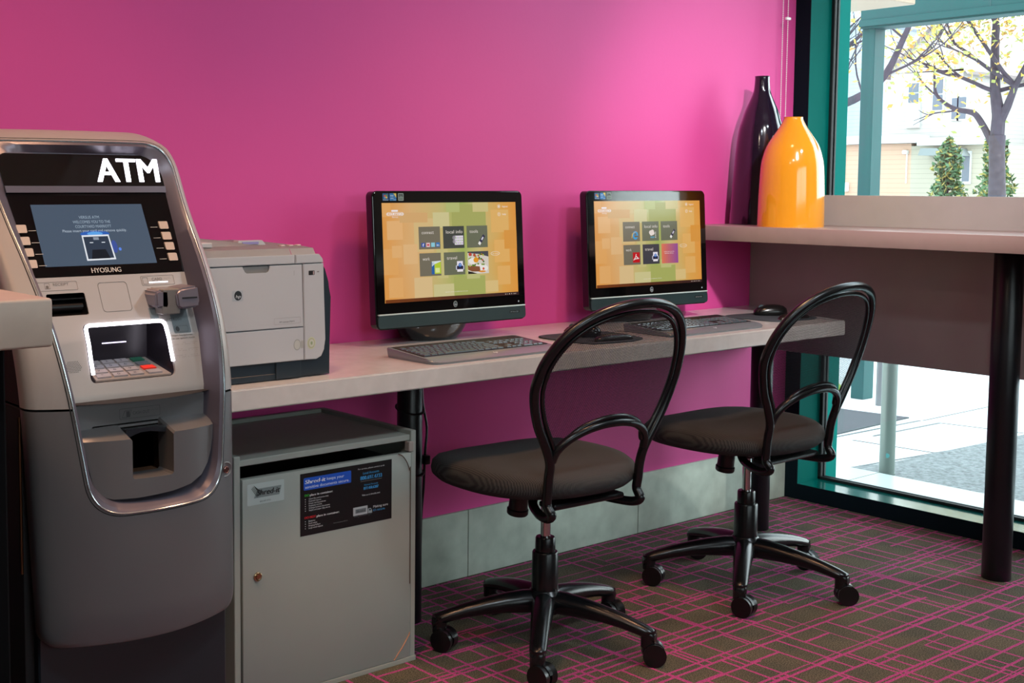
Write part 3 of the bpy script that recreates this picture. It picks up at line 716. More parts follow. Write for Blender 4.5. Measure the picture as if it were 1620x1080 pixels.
def mouse(label):
    r = thing('computer_mouse', label, 'mouse', (0, 0, 0), 'computer mice on their pads')
    b = NB(); n = 24; rings = []
    for z, s, sh in ((0, .92, 0), (.004, 1, 0), (.014, 1.0, -.001), (.024, .88, -.004), (.031, .66, -.007), (.035, .38, -.009), (.0362, .12, -.010)):
        rings.append([(.031*s*math.cos(2*PI*k/n)*(1-.12*math.cos(4*PI*k/n)), .056*s*math.sin(2*PI*k/n)+sh, z) for k in range(n)])
    loft(b, rings, True, True, True); obj('mouse_body', b, mat('mouse_shell', '#101010', .22), r, smooth=70)
    b = NB(); bmesh.ops.create_cone(b, cap_ends=True, segments=18, radius1=.011, radius2=.011, depth=.007, matrix=Matrix.Translation((0, .030, .0235)) @ Matrix.Rotation(PI/2, 4, 'Y'))
    obj('scroll_wheel', b, mat('wheel_rubber', '#3b4a52', .5), r)
    return r
m1 = mouse('black mouse on the pad behind the near chair'); m2 = copy_tree(m1)
m1.location = (2.665, -.315, HC+.0042); m1.rotation_euler = (0, 0, .35); m2.location = (3.615, -.285, HC+.0042); m2.rotation_euler = (0, 0, .9)
m2['label'] = 'black mouse by the far right end of the worktop'

# ------------------------------------------------------------ printer
P = thing('laser_printer', 'pale grey laser printer with dark base between the cash machine and computers', 'printer', (1.465, -.27, HC))
pf = -.46
dark_out = [(1.262, .752), (1.6725, .752), (1.6735, .93), (1.670, .965), (1.660, .995), (1.645, 1.017), (1.632, 1.024), (1.262, 1.024)]
b = NB(); prism(b, dark_out, lambda x, z, d: (x, d, z), pf+.008, -.08); bmesh.ops.bevel(b, geom=[e for e in b.edges if abs(e.verts[0].co.y-e.verts[1].co.y) < 1e-6], offset=.004, segments=2, affect='EDGES')
obj('base_housing', b, PRD, P, label='dark blue-grey housing')
def pan(name, poly, y0=pf, y1=pf+.012, m=PRN, bev=.0016):
    b = NB(); prism(b, poly, lambda x, z, d: (x, d, z), y0, y1)
    if bev: bmesh.ops.bevel(b, geom=[e for e in b.edges if max(v.co.y for v in e.verts) < y0+1e-5], offset=bev, segments=2, affect='EDGES')
    return obj(name, b, m, P)
door = pan('front_door', [(1.262, .8685), (1.5925, .8675), (1.5885, 1.0085), (1.503, 1.0085), (1.5, .996), (1.494, .992), (1.442, .992), (1.436, .996), (1.433, 1.0085), (1.262, 1.0085)])
b = NB(); box(b, 1.436, 1.50, pf+.004, pf+.02, .990, 1.008, .001, 1); obj('door_grip', b, mat('grip_grey', '#7d7b78', .5), door)
tr = pan('paper_tray', [(1.262, .7925), (1.5935, .7915), (1.5925, .866), (1.262, .866)])
b = NB(); box(b, 1.262, 1.515, pf+.030, pf+.034, .754, .792); obj('tray_recess', b, mat('tray_dark_plastic', '#151b24', .5), tr)  # plain darker sheet set back below the tray
b = NB(); box(b, 1.262, 1.585, pf+.006, pf+.02, .752, .766, .001, 1); box(b, 1.52, 1.587, pf+.003, pf+.02, .753, .7905, .001, 1); obj('tray_front', b, PRD, tr)
sidep = pan('side_panel', [(1.5955, .7915), (1.628, .7905), (1.642, .797), (1.6500, .812), (1.6525, .835), (1.648, 1.009), (1.5915, 1.009)])
pan('upper_band', [(1.262, 1.0105), (1.5695, 1.0105), (1.5695, 1.0305), (1.262, 1.0305)])
pan('upper_corner', [(1.5715, 1.0105), (1.648, 1.0105), (1.6455, 1.020), (1.636, 1.0305), (1.5715, 1.0305)])
# top cover with output bin
b = NB()
prf = [(pf+.004, 1.0300), (pf+.014, 1.045), (pf+.05, 1.0475), (-.30, 1.050), (-.2, 1.052), (-.09, 1.050), (-.08, 1.03)]
loft(b, [[(x, y, z) for y, z in prf] for x in (1.262, 1.562)], False); 
loft(b, [[(x, y, z) for y, z in [(pf+.004, 1.0300)]+[(q[0], q[1]-.0008) for q in prf[1:]]] for x in (1.5635, 1.628)], False)
bmesh.ops.solidify(b, geom=b.faces[:], thickness=.003)
obj('top_cover', b, PRN, P)
b = NB(); c = [(1.262, -.43), (1.40, -.43), (1.52, -.36), (1.52, -.12), (1.262, -.10)]
hump = []
for x, hh in ((1.262, .016), (1.34, .017), (1.42, .0155), (1.49, .008), (1.545, .001)):
    hump.append([(x, -.36, 1.0485), (x, -.345, 1.0485+hh*.9), (x, -.28, 1.0495+hh), (x, -.16, 1.0505+hh), (x, -.10, 1.0505)])
loft(b, hump, False); bmesh.ops.solidify(b, geom=b.faces[:], thickness=.002)
obj('rear_cover', b, PRN, P)
b = NB(); box(b, 1.272, 1.392, -.40, -.362, 1.0485, 1.060, .002, 1); obj('output_stop', b, PRN, P)
b = NB(); box(b, 1.28, 1.36, -.345, -.325, 1.049, 1.0625, .001, 1); obj('output_slot', b, KEYD, P)
b = NB(); prism(b, [(1.487, 1.049), (1.493, 1.0595), (1.556, 1.0595), (1.566, 1.049)], lambda x, z, d: (x, d, z), -.345, -.325); k = obj('control_panel', b, PRN, P)
b = NB(); box(b, 1.502, 1.545, -.3475, -.345, 1.051, 1.0565); obj('display', b, cmat('#8c86b8'), k)
b = NB()
for i in range(6): box(b, 1.572+i*.011, 1.579+i*.011, -.40+.01*(i % 2), -.385+.01*(i % 2), 1.0465, 1.0495, .001, 1)
obj('buttons', b, cmat('#c9b9b4'), P)
S = Sheet(lambda u, v, h: (u, pf-h, v))
S.rect(1.4045, .9345, 1.4325, .9575, '#a9b0b5', .002); S.up(); S.ell(1.4195, .9465, .0095, .0105, '#20262a', 24); S.up(); S.text('hp', 1.4135, .9415, '#d5dadd', w=.0125, h=.0068, shear=.25)
S.done('maker_badge', door)
S = Sheet(lambda u, v, h: (u, pf-h, v))
S.ring(rrect(1.513, .8765, 1.5835, .8905, .001, 2), .0004, '#8c8a86'); S.text('HP LaserJet P3015', 1.527, .880, '#55575a', w=.040, h=.0035)
S.done('name_plate', door)
S = Sheet(lambda u, v, h: (u, pf-h, v))
S.rect(1.566, .9845, 1.5668, .9955, '#8c8a86')
S.done('door_mark', door)
S = Sheet(lambda u, v, h: (u, pf-h, v))
S.ell(1.5745, .8275, .0098, .0125, '#9a9b96', 24); S.up(); S.ell(1.5745, .8275, .008, .0105, '#b9b9b2', 24); S.rect(1.584, .819, 1.592, .836, '#a5a49e')
S.done('tray_knob', tr)
S = Sheet(lambda u, v, h: (u, pf-h, v))
S.rect(1.606, .9835, 1.6225, .9935, '#17110f', .0015); S.up(); S.rect(1.618, .9845, 1.621, .992, '#b39a98'); S.text('-', 1.629, .985, '#7a7672', w=.006)
S.done('usb_port', sidep)
S = Sheet(lambda u, v, h: (u, pf-h, v))
S.ell(1.6135, .8285, .0115, .0140, '#c3c6a6', 28); S.up(); S.ell(1.6135, .8285, .0095, .0118, '#aeb08f', 28); S.up(); S.ell(1.6135, .8285, .0072, .0090, '#c3c4b4', 24); S.up(); S.ell(1.6135, .8285, .0030, .004, '#8fa07c', 12)
S.done('power_button', sidep, 'round pale green ringed button')


# ------------------------------------------------------------ shredding collection cabinet
Cb = thing('shredding_cabinet', 'pale grey locked paper collection cabinet under the counter with black notice', 'cabinet', (1.69, -.23, 0))
yf_ = -.4265
b = NB(); box(b, 1.427, 1.4435, yf_, -.03, 0, .583, .0015, 1); obj('side_panel', b, CABM, Cb)
b = NB(); box(b, 1.936, 1.9525, yf_, -.03, 0, .583, .0015, 1); obj('side_panel', b, CABM, Cb)
b = NB(); box(b, 1.4435, 1.936, yf_+.004, -.045, .5585, .573, .0015, 1); obj('cabinet_top', b, CABM, Cb)
b = NB(); box(b, 1.4435, 1.936, -.045, -.03, .02, .583, .0015, 1); obj('back_panel', b, CABM, Cb)
b = NB(); box(b, 1.4435, 1.936, yf_+.03, -.045, .50, .505); box(b, 1.4435, 1.936, yf_+.22, yf_+.225, .5, .558); obj('slot_interior', b, BLACKP, Cb)
b = NB(); box(b, 1.4435, 1.936, yf_+.02, -.045, .0, .012, .001, 1); obj('bottom_panel', b, CABM, Cb)
b = NB(); box(b, 1.4465, 1.9335, yf_-.004, yf_+.014, .0135, .530, .0015, 2); dr = obj('door', b, CABM, Cb)
b = NB(); box(b, 1.4435, 1.9525, yf_-.004, yf_+.016, 0, .0125, .001, 1); obj('bottom_rail', b, CABM, Cb)
b = NB(); box(b, 1.9255, 1.9405, yf_-.006, yf_+.012, .532, .557, .0015, 1); obj('latch_block', b, cmat('#9c938b'), Cb)
yd = yf_-.004
b = NB(); lathe(b, [(.0095, 0), (.0105, .0015), (.0105, .004), (.0085, .0052), (.0060, .0045), (.0055, .0062), (.0015, .0062)], (0, 0, 0), 28)
for v in b.verts: v.co = Vector((1.4845+v.co.x, yd-v.co.z, .3037+v.co.y))
obj('lock', b, mat('brass_chrome', '#b89a78', .25, metal=1), dr)
b = NB(); tube(b, catmull([(1.893, yd-.001, .531), (1.905, yd-.003, .524), (1.918, yd-.003, .508), (1.928, yd-.002, .486), (1.931, yd-.001, .470), (1.931, yd-.001, .2)], 5), .0012, 6); obj('seal_wire', b, cmat('#5a4638'), dr)
b = NB(); tube(b, [(1.8815, yd-.001, .0150), (1.9085, yd-.001, .043), (1.9290, yd-.001, .0700)], .0013, 6); tube(b, [(1.929, yd-.001, .07), (1.931, yd-.0005, .076)], .0012, 6); obj('edge_strip', b, cmat('#c98f6a'), dr)
S = Sheet(lambda u, v, h: (u, yd-h, v), base=.0006)
S.rect(1.602, .3745, 1.872, .5215, '#060708'); S.up()
S.rect(1.6114, .4815, 1.7484, .5105, '#1a55c0', .003); S.up()
S.text('Shred-it', 1.6150, .4965, '#f1f5fb', w=.0575, h=.0092, shear=.22, bold=.0006); S.text('keeps your', 1.6775, .4975, '#dfe8f6', w=.050, h=.0070); S.text('sensitive documents secure.', 1.6155, .4855, '#dfe8f6', w=.127, h=.0068)
S.text('DO', 1.6148, .4665, '#35b83a', w=.0125, h=.0056, bold=.0004); S.text('place in container:', 1.6290, .4665, '#e9e9e9', w=.065, h=.0052, bold=.0003)
for k, tx in enumerate(('Client files and contact lists', 'Financial reports', 'Private correspondence', 'Employee records', 'Strategic business documents', 'Staples and paper clips are ok')):
    S.text(tx, 1.6258, .4585-k*.0054, '#d9d9d9', w=(.056, .035, .048, .037, .060, .061)[k], h=.0034); S.ell(1.6160, .4600-k*.0054, .0009, .0011, '#e9e9e9', 8)
S.text('DO NOT', 1.6142, .4140, '#d3262c', w=.0315, h=.0056, bold=.0004); S.text('place in container:', 1.6480, .4140, '#e9e9e9', w=.065, h=.0052, bold=.0003)
for k, tx in enumerate(('Batteries', 'Food waste', 'Hanging folders', 'Large metal objects')):
    S.text(tx, 1.6251, .4062-k*.0055, '#d9d9d9', w=(.0185, .024, .033, .040)[k], h=.0036); S.ell(1.6160, .4078-k*.0055, .0009, .0011, '#e9e9e9', 8)
S.text('For service, please contact us at:', 1.7690, .5080, '#c9c9c9', w=.080, h=.0036); S.text('Local Accounts', 1.7841, .4955, '#45a0d8', w=.048, h=.0058); S.text('800.697.4733', 1.7760, .4825, '#4aa6e2', w=.065, h=.0092, bold=.0005)
S.rect(1.776, .4785, 1.841, .4791, '#9a9a9a'); S.text('National Accounts', 1.7877, .4675, '#3f93c8', w=.041, h=.0042); S.text('877.450.6287', 1.7860, .4580, '#4aa6e2', w=.0445, h=.0066, bold=.0004)
S.text('Visit us at shredit.com', 1.7811, .4430, '#c9c9c9', w=.054, h=.0042)
S.rect(1.7545, .3985, 1.7975, .4185, '#aab1b3'); S.poly([(1.7990, .3985), (1.8115, .3985), (1.8115, .4045), (1.8075, .4105), (1.7990, .4105)], '#8f9a9c'); S.up(); S.rect(1.761, .4035, 1.793, .4135, '#6c7376'); S.up(); S.text('Shred-it', 1.764, .4055, '#14181a', w=.026, h=.0055, shear=.2); S.poly([(1.8020, .4050), (1.8085, .4050), (1.8065, .4090), (1.8020, .4090)], '#2c3436')
S.rect(1.756, .3955, 1.81, .3975, '#4a5052'); S.ell(1.770, .3955, .0032, .0036, '#2a2e30'); S.ell(1.802, .3955, .0032, .0036, '#2a2e30')
S.text('Making sure', 1.8147, .4095, '#c9c9c9', w=.045, h=.0062); S.text("it's secure.", 1.8147, .4010, '#3f93c8', w=.036, h=.0062)
S.text('Service and property of Shred-it', 1.6963, .3905, '#8a8a8a', w=.041, h=.0024)
S.done('notice', dr, 'black shredding notice with blue banner and white text')
S = Sheet(lambda u, v, h: (u, yd-h, v), base=.0006)
S.rect(1.4586, .4685, 1.5575, .5175, '#b4bfbb', .003); S.up(); S.poly([(1.4760, .4841), (1.5443, .4841), (1.5501, .5048), (1.4866, .5048)], '#7f8a88'); S.up(); S.text('Shred-it', 1.4835, .4895, '#14171a', w=.061, h=.0125, shear=.22, bold=.0006)
for k in range(7):
    a = 1.4690+.0022*k; z = .5125-.0016*k if k else .5125
    S.poly([(a, .5130-.002*abs(3-k)), (a+.0009, .5135-.002*abs(3-k)), (a+.0165, .4900+(k-3)*.0012), (a+.0155, .4895+(k-3)*.0012)], '#1c2022')
S.text('800.697.4733', 1.4917, .4735, '#565e5e', w=.029, h=.0032)
S.done('logo_sticker', dr, 'pale sticker with slanted grey logo')

# ------------------------------------------------------------ cash machine
A = thing('cash_machine', 'tall silver cash machine with lit keypad recess at the left wall', 'cash machine', (1.05, -.40, 0))
UX = 1.05
PRF = [(1.40, -.47), (1.25, -.53), (1.165, -.56), (1.02, -.635), (.905, -.695), (.81, -.722), (.6, -.735), (.2, -.735)]
SE = [(1.40, -.39), (1.287, -.490), (1.247, -.520), (1.138, -.577), (1.052, -.640), (.957, -.697), (.897, -.718), (.84, -.730), (.80, -.734), (.44, -.735), (.30, -.735)]
def interp(T, z):
    for (z1, y1), (z0, y0) in zip(T, T[1:]):
        if z >= z0: return y0+(y1-y0)*(z-z0)/(z1-z0)
    return T[-1][1]
def fy(z): return interp(PRF, z)
def F(u, z, off=0):
    t = (u+.01)/.205
    bl = .070 if z < 1.0 else .070-.022*min(1, (z-1.0)/.28)
    # smooth the side profile a little
    s = sum(interp(SE, z+d) for d in (-.03, -.015, 0, .015, .03))/5
    s += max(0, z-1.262)*1.1
    return Vector((UX+u, s-bl*(1-t*t)+off, z))
def outline(pts, rs, ns=(14, 60, 20, 60), nc=10):
    """pts: corners TL,TR,BR,BL ; arcs at the corners; same vertex count whatever the shape"""
    out = []; P = [Vector(p) for p in pts]
    for i in range(4):
        p, a, c = P[i], P[i-1], P[(i+1) % 4]; r = rs[i]
        da, dc = (a-p).normalized(), (c-p).normalized(); ang = da.angle(dc); t = r/math.tan(ang/2)
        s, e = p+da*t, p+dc*t
        for k in range(nc+1):
            w = k/nc; q = s*(1-w)**2+p*2*w*(1-w)*1.0+e*w**2
            out.append(Vector(q))
        nx = P[(i+1) % 4]; an = (P[(i+2) % 4]-nx).normalized(); dn = (p-nx).normalized(); angn = an.angle(dn); tn = rs[(i+1) % 4]/math.tan(angn/2)
        e2 = nx+dn*tn; m = ns[i]
        for k in range(1, m): out.append(e+(e2-e)*(k/m))
    return out
def V2(a, b): return Vector((a, b))
OUT = lambda k: outline([V2(-.240+k, 1.291-k), V2(.186-k, 1.291-k), V2(.190-k, .372+k), V2(-.203+k, .372+k)], [.06-k*.6, .085-k*.6, .035-k*.3, .035-k*.3])
def warp(pts, k=0):
    # opening: sides taper towards the rounded bottom
    return pts
def OPEN(k):
    return outline([V2(-.215+k, 1.268-k), V2(.165-k, 1.268-k), V2(.143-k, .608+k), V2(-.125+k, .608+k)], [.025, .060, .070, .070])
def side_fix(p):
    u, z = p.x, p.y
    # widest between z .85 and 1.05, as the arch does
    if .64 < z < 1.25:
        bow = math.sin(PI*(z-.64)/.61)
        u += (.007 if u > 0 else -.004)*bow
    return V2(u, z)
o_out = [OUT(k) for k in (0, .004, .012)]
o_in = [side_fix(p) for p in OPEN(0)]
b = NB()
rings = []
rings.append([F(p.x, p.y) for p in o_in])
for t in (.25, .5, .75): rings.append([F(*(q.lerp(p, t))) for p, q in zip(o_out[2], o_in)])
rings.append([F(p.x, p.y) for p in o_out[2]])
rings.append([F(p.x, p.y, .0035) for p in o_out[1]])
rings.append([F(p.x, p.y, .012) for p in o_out[0]])
def backpt(p, y):
    f = F(p.x, p.y); return Vector((f.x, max(y, f.y+.03), p.y))
rings.append([F(p.x, p.y, .034) for p in o_out[0]])
loft(b, rings, True)
def halves(bm, z, gap):
    lo = bm; hi = bm.copy()
    bmesh.ops.bisect_plane(lo, geom=lo.verts[:]+lo.edges[:]+lo.faces[:], plane_co=(0, 0, z-gap), plane_no=(0, 0, 1), clear_outer=True)
    bmesh.ops.bisect_plane(hi, geom=hi.verts[:]+hi.edges[:]+hi.faces[:], plane_co=(0, 0, z+gap), plane_no=(0, 0, 1), clear_inner=True)
    return lo, hi
lo, hi = halves(b, .797, .0020)
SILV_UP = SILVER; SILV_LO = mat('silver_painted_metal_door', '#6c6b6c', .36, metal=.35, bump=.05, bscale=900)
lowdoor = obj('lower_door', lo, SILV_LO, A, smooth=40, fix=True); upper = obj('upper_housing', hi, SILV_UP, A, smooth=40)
# rear box and plinth
b = NB(); box(b, .833, 1.232, -.690, -.03, 0, .795, .004, 2); obj('safe_body', b, mat('safe_black', '#08090b', .7), A)
b = NB(); ho = [p for p in OUT(.003)]; hp_ = [V2(p.x, max(p.y, .80)) for p in ho]
loft(b, [[F(p.x, p.y, .033) for p in hp_], [F(p.x, p.y, .08) for p in hp_], [Vector((UX+p.x*.99, -.10, .8+(p.y-.8)*.97)) for p in hp_]], True, False, True)
obj('rear_hood', b, mat('hood_dark_brown_grey', '#141012', .8), A)
b = NB(); box(b, .850, 1.234, -.712, -.689, .01, .40, .003, 1); obj('plinth', b, mat('dark_slate_paint', '#20272c', .4), A)
b = NB(); tube(b, [(.8310, -.690, .50), (.8310, -.690, .78)], .003, 8)
obj('hinge', b, mat('hinge_brass', '#8a6b4c', .3, metal=1), A)
# trim line and groove round the opening
b = NB(); tube(b, [F(p.x, p.y, -.0008) for p in o_in], .0016, 6, closed=True); obj('trim_line', b, TRIM, A)
b = NB(); o_g = [side_fix(p) for p in OPEN(-.0042)]; tube(b, [F(p.x, p.y, .0006) for p in o_g], .0011, 6, closed=True); obj('trim_groove', b, RUBBER, A)
b = NB(); oA = o_in; oB = [side_fix(p) for p in OPEN(.007)]; oC = [side_fix(p) for p in OPEN(.024)]
loft(b, [[F(p.x, p.y, .0002) for p in oA], [F(p.x, p.y, .006) for p in oB], [Vector((UX+p.x, fy(p.y)+.003, p.y)) for p in oC]], True)
obj('inner_surround', b, [GUN], A, smooth=40)
# recessed front plates
oP = [side_fix(p) for p in OPEN(.022)]
def plate(za, zb):
    bm = NB(); f = bm.faces.new([bm.verts.new((p.x, 0, p.y)) for p in oP])
    for z, side in ((za, 1), (zb, -1)):
        bmesh.ops.bisect_plane(bm, geom=bm.verts[:]+bm.edges[:]+bm.faces[:], plane_co=(0, 0, z), plane_no=(0, 0, side), clear_outer=(side == -1), clear_inner=(side == 1)) if False else None
    return bm
def plate2(za, zb, thick=.014):
    bm = NB(); bm.faces.new([bm.verts.new((p.x, 0, p.y)) for p in oP])
    bmesh.ops.bisect_plane(bm, geom=bm.verts[:]+bm.edges[:]+bm.faces[:], plane_co=(0, 0, za), plane_no=(0, 0, 1), clear_inner=True)
    bmesh.ops.bisect_plane(bm, geom=bm.verts[:]+bm.edges[:]+bm.faces[:], plane_co=(0, 0, zb), plane_no=(0, 0, 1), clear_outer=True)
    for z, _ in PRF:
        if za < z < zb: bmesh.ops.bisect_plane(bm, geom=bm.verts[:]+bm.edges[:]+bm.faces[:], plane_co=(0, 0, z), plane_no=(0, 0, 1))
    ext = bmesh.ops.extrude_face_region(bm, geom=bm.faces[:])
    moved = set(v for v in ext['geom'] if isinstance(v, bmesh.types.BMVert))
    for v in bm.verts: v.co = Vector((UX+v.co.x, fy(v.co.z)+(thick if v in moved else 0), v.co.z))
    return bm
fpt = lambda u, v, h: (UX+u, fy(v)-h, v)
# sign strip
sp = obj('sign_panel', plate2(1.184, 1.244, .01), mat('smoked_mirror', '#0a0a09', .04, coat=1.0, spec=.8), A, smooth=0)
b = plate2(1.244, 1.262, .02); obj('sign_surround', b, GUN, A, smooth=0)
S = Sheet(fpt, lit=6.0, base=.001)
S.text('ATM', .003, 1.192, '#f4eefc', w=.131, h=.046, bold=.0018); S.done('sign_letters', sp, 'glowing white letters ATM')
b = plate2(1.1715, 1.1838, .02)
for v in b.verts: v.co.y -= .004
obj('divider_bar', b, GUN, A, smooth=0)
# screen bezel with keys
bz = obj('screen_bezel', plate2(1.0185, 1.171, .014), GLOSSB, A, smooth=0)
b = NB(); so = [(-.141, 1.036), (.0865, 1.039), (.0805, 1.149), (-.141, 1.149)]
so = [(-.139, 1.037), (.0865, 1.037), (.0835, 1.149), (-.142, 1.149)]
prism(b, so, lambda u, z, d: (UX+u, fy(z)-d, z), .0005, -.001)
scr = obj('screen', b, emat('#5a6b80', .62), bz)
S = Sheet(fpt, lit=.9, base=.0012)
for k, tx in enumerate(('VERSUS ATM', 'WELCOMES YOU TO THE', 'COURTYARD MARRIOTT')): S.text(tx, (-.053, -.067, -.064)[k], 1.1225-k*.0085, '#9fb0c0', w=(.041, .076, .073)[k], h=.0052)
S.text('Please insert your card and remove quickly.', -.091, 1.098, '#b9c6d4', w=.130, h=.0048)
S.ell(-.028, 1.094, .030, .006, '#2f62b8', 20); S.ell(.006, 1.070, .006, .012, '#3f55a0', 12); S.up(); S.ell(-.028, 1.0945, .016, .0035, '#5fa8ee', 16); S.ell(.016, 1.065, .003, .003, '#5f8cf0', 10); S.up()
S.poly([(-.056, 1.0455), (.003, 1.0465), (-.001, 1.0925), (-.056, 1.092)], '#e9edf4'); S.up(); S.poly([(-.053, 1.0485), (-.0005, 1.0495), (-.0035, 1.0895), (-.0535, 1.089)], '#3d4a5e', .6); S.up()
S.poly([(-.046, 1.0485), (-.008, 1.049), (-.014, 1.0655), (-.041, 1.065)], '#222733', .5); S.rect(-.034, 1.083, -.023, 1.088, '#aeb8c8', 0, .6); S.rect(-.043, 1.0775, -.036, 1.079, '#dde4ee'); S.rect(-.019, 1.0775, -.012, 1.079, '#dde4ee')
S.done('display_message', scr)
keym = mat('function_key', '#b7a698', .4)
for side, cs in ((1, [(.1195, 1.108), (.1205, 1.0875), (.1215, 1.068), (.1225, 1.0475)]), (-1, [(-.1695, 1.106), (-.168, 1.0845), (-.166, 1.064), (-.164, 1.0435)])):
    for (u, z) in cs:
        b = NB(); prism(b, rrect(u-.0095, z-.0072, u+.0095, z+.0072, .002, 3), lambda a, c, d: (UX+a, fy(c)-d, c), 0, .0035); obj('function_key', b, keym, bz)
S = Sheet(fpt, base=.0006)
for (u, z) in [(.1195, 1.108), (.1205, 1.0875), (.1215, 1.068), (.1225, 1.0475)]: S.rect(u-.0285, z-.0042, u-.013, z-.0034, '#b9b4aa')
for (u, z) in [(-.1695, 1.106), (-.168, 1.0845), (-.166, 1.064), (-.164, 1.0435)]: S.rect(u+.013, z-.0042, u+.028, z-.0034, '#b9b4aa')
S.done('key_lines', bz)
S = Sheet(fpt, base=.0006); S.text('HYOSUNG', -.0515, 1.0235, '#d3cfc6', w=.0595, h=.0088, bold=.0002); S.done('maker_name', bz)
# main silver fascia with its openings
fas = obj('upper_fascia', plate2(.7995, 1.0180, .012), SILVER, A, smooth=0)
def uzbox(poly, y0, y1):
    bm = NB(); prism(bm, poly, lambda u, z, d: (UX+u, d, z), y0, y1); return bm
cut(fas, uzbox(rrect(-.150, .9505, -.0755, .9895, .003, 2), -.80, -.5))
cut(fas, uzbox(rrect(-.0945, .8305, .0765, .9345, .010, 5), -.80, -.5))
cut(fas, uzbox(rrect(-.0465, .953, .0125, 1.0055, .006, 3)[::1], -.6505, -.6499) if False else uzbox(rrect(.088, .9065, .1235, .955, .004, 3), -.80, -.6985) if False else uzbox(rrect(.2, .9, .21, .91, .001, 1), -.8, -.7))
# receipt slot
b = NB(); loft(b, [[(UX+u, fy(z)+.001, z) for u, z in rrect(-.1505, .9500, -.0750, .9900, .003, 3)], [(UX+u, fy(z)+.035, z) for u, z in rrect(-.148, .956, -.085, .986, .003, 3)]], True, False, True)
rs_ = obj('receipt_slot', b, mat('slot_black', '#0b0c0d', .25), A)
b = NB(); box(b, UX-.15, UX-.078, fy(.98)+.002, fy(.98)+.012, .9785, .9805); tube(b, [(UX-.15, fy(.966)+.014, .964), (UX-.08, fy(.966)+.014, .964)], .0075, 12); obj('paper_roller', b, BLACKP, rs_)
# keypad recess
oo = rrect(-.0955, .8295, .0775, .9355, .010, 5)
def pinpt(p, t):
    u, z = p; y = fy(z)+.001
    # back outline: floor rises to the back, roof falls slightly
    ub = -.080+(u+.0955)/(.173)*.142; zb = .8545+(z-.8295)/.106*.072
    yb = -.628
    return (UX+u+(ub-u)*t, y+(yb-y)*t, z+(zb-z)*t)
b = NB(); loft(b, [[pinpt(p, t) for p in oo] for t in (0, .08, .5, .93, 1.0)], True, False, True)
rec = obj('keypad_recess', b, mat('recess_dark_plastic', '#1f1b22', .3, metal=.2), A, smooth=30)
b = NB()
path = [p for p in rrect(-.0915, .8325, .0735, .9318, .011, 8)]
ang0 = [(-.0915, .845)]+[p for p in reversed(path) if p[1] > .846]
ang0 = sorted([p for p in path if p[1] > .86 and p[0] < -.02], key=lambda p: (p[1] if p[0] < -.088 else .94+p[0]))
left = [(-.0885, .846), (-.0895, .87), (-.0895, .90), (-.0895, .918)]; tl_ = [(-.0890, .926), (-.0865, .930), (-.0820, .9315)]
top_ = [(-.05, .9315), (0, .9315), (.04, .9315), (.0605, .9315)]; tr_ = [(.0665, .9300), (.0700, .9265), (.0712, .921)]; rt = [(.0722, .90), (.0732, .875), (.0745, .857)]
tube(b, [(UX+u, fy(z)-.0006, z) for u, z in left+tl_+top_+tr_+rt], .0036, 8, flat=1)
obj('light_strip', b, emat('#f6effc', 7.0), rec, label='glowing white light strip')
b = NB(); box(b, UX-.0312, UX+.0175, -.6305, -.6275, .8890, .8908); obj('slot_light', b, emat('#e4dcff', 2.5), rec)
# keypad on the sloping floor
kp = NB()
def flo(u, t, h=0):
    # t 0 front .. 1 back on the recess floor
    p0 = pinpt((u, .8295), 0); p1 = pinpt((u, .8295), 1)
    a = Vector(p0).lerp(Vector(p1), t); d = (Vector(p1)-Vector(p0)).normalized(); n = Vector((0, d.z, -d.y)) if d.z > 0 else Vector((0, 0, 1)); n = Vector((0, -d.z, d.y)); n = n if n.z > 0 else -n
    return a+n*h
prism(kp, [(-.084, .06), (.070, .06), (.070, .98), (-.084, .98)], lambda u, t, h: flo(u, t, h), .0005, .004)
kpo = obj('keypad', kp, mat('keypad_plate', '#9c938c', .35, metal=.4), A)
KC = mat('key_metal', '#aaa6a8', .3, metal=.4)
for r in range(4):
    for c in range(4):
        u0 = (-.079, -.0455, -.012, .0265)[c]; t0 = .12+r*.215
        m = KC
        if c == 3 and r == 3: m = mat('key_green', '#1d5a45', .35)
        if c == 3 and r == 1: m = mat('key_red', '#d8352a', .35)
        if c == 3 and r == 2: m = mat('key_blank', '#6f7578', .35, metal=.3)
        bk = NB(); prism(bk, [(u0, t0), (u0+.028, t0), (u0+.028, t0+.155), (u0, t0+.155)], lambda u, t, h: flo(u, t, h), .004, .0075)
        obj('key', bk, m, kpo, smooth=0)
S = Sheet(lambda u, t, h: flo(u, t, .0077+h), base=.0)
for r, row in enumerate((('*', '0', '#'), ('7', '8', '9'), ('4', '5', '6'), ('1', '2', '3'))):
    for c, ch in enumerate(row): S.text(ch, (-.070, -.0365, -.003)[c], .17+r*.215, '#2b2b33', w=.0058, h=.075)
S.done('key_digits', kpo)
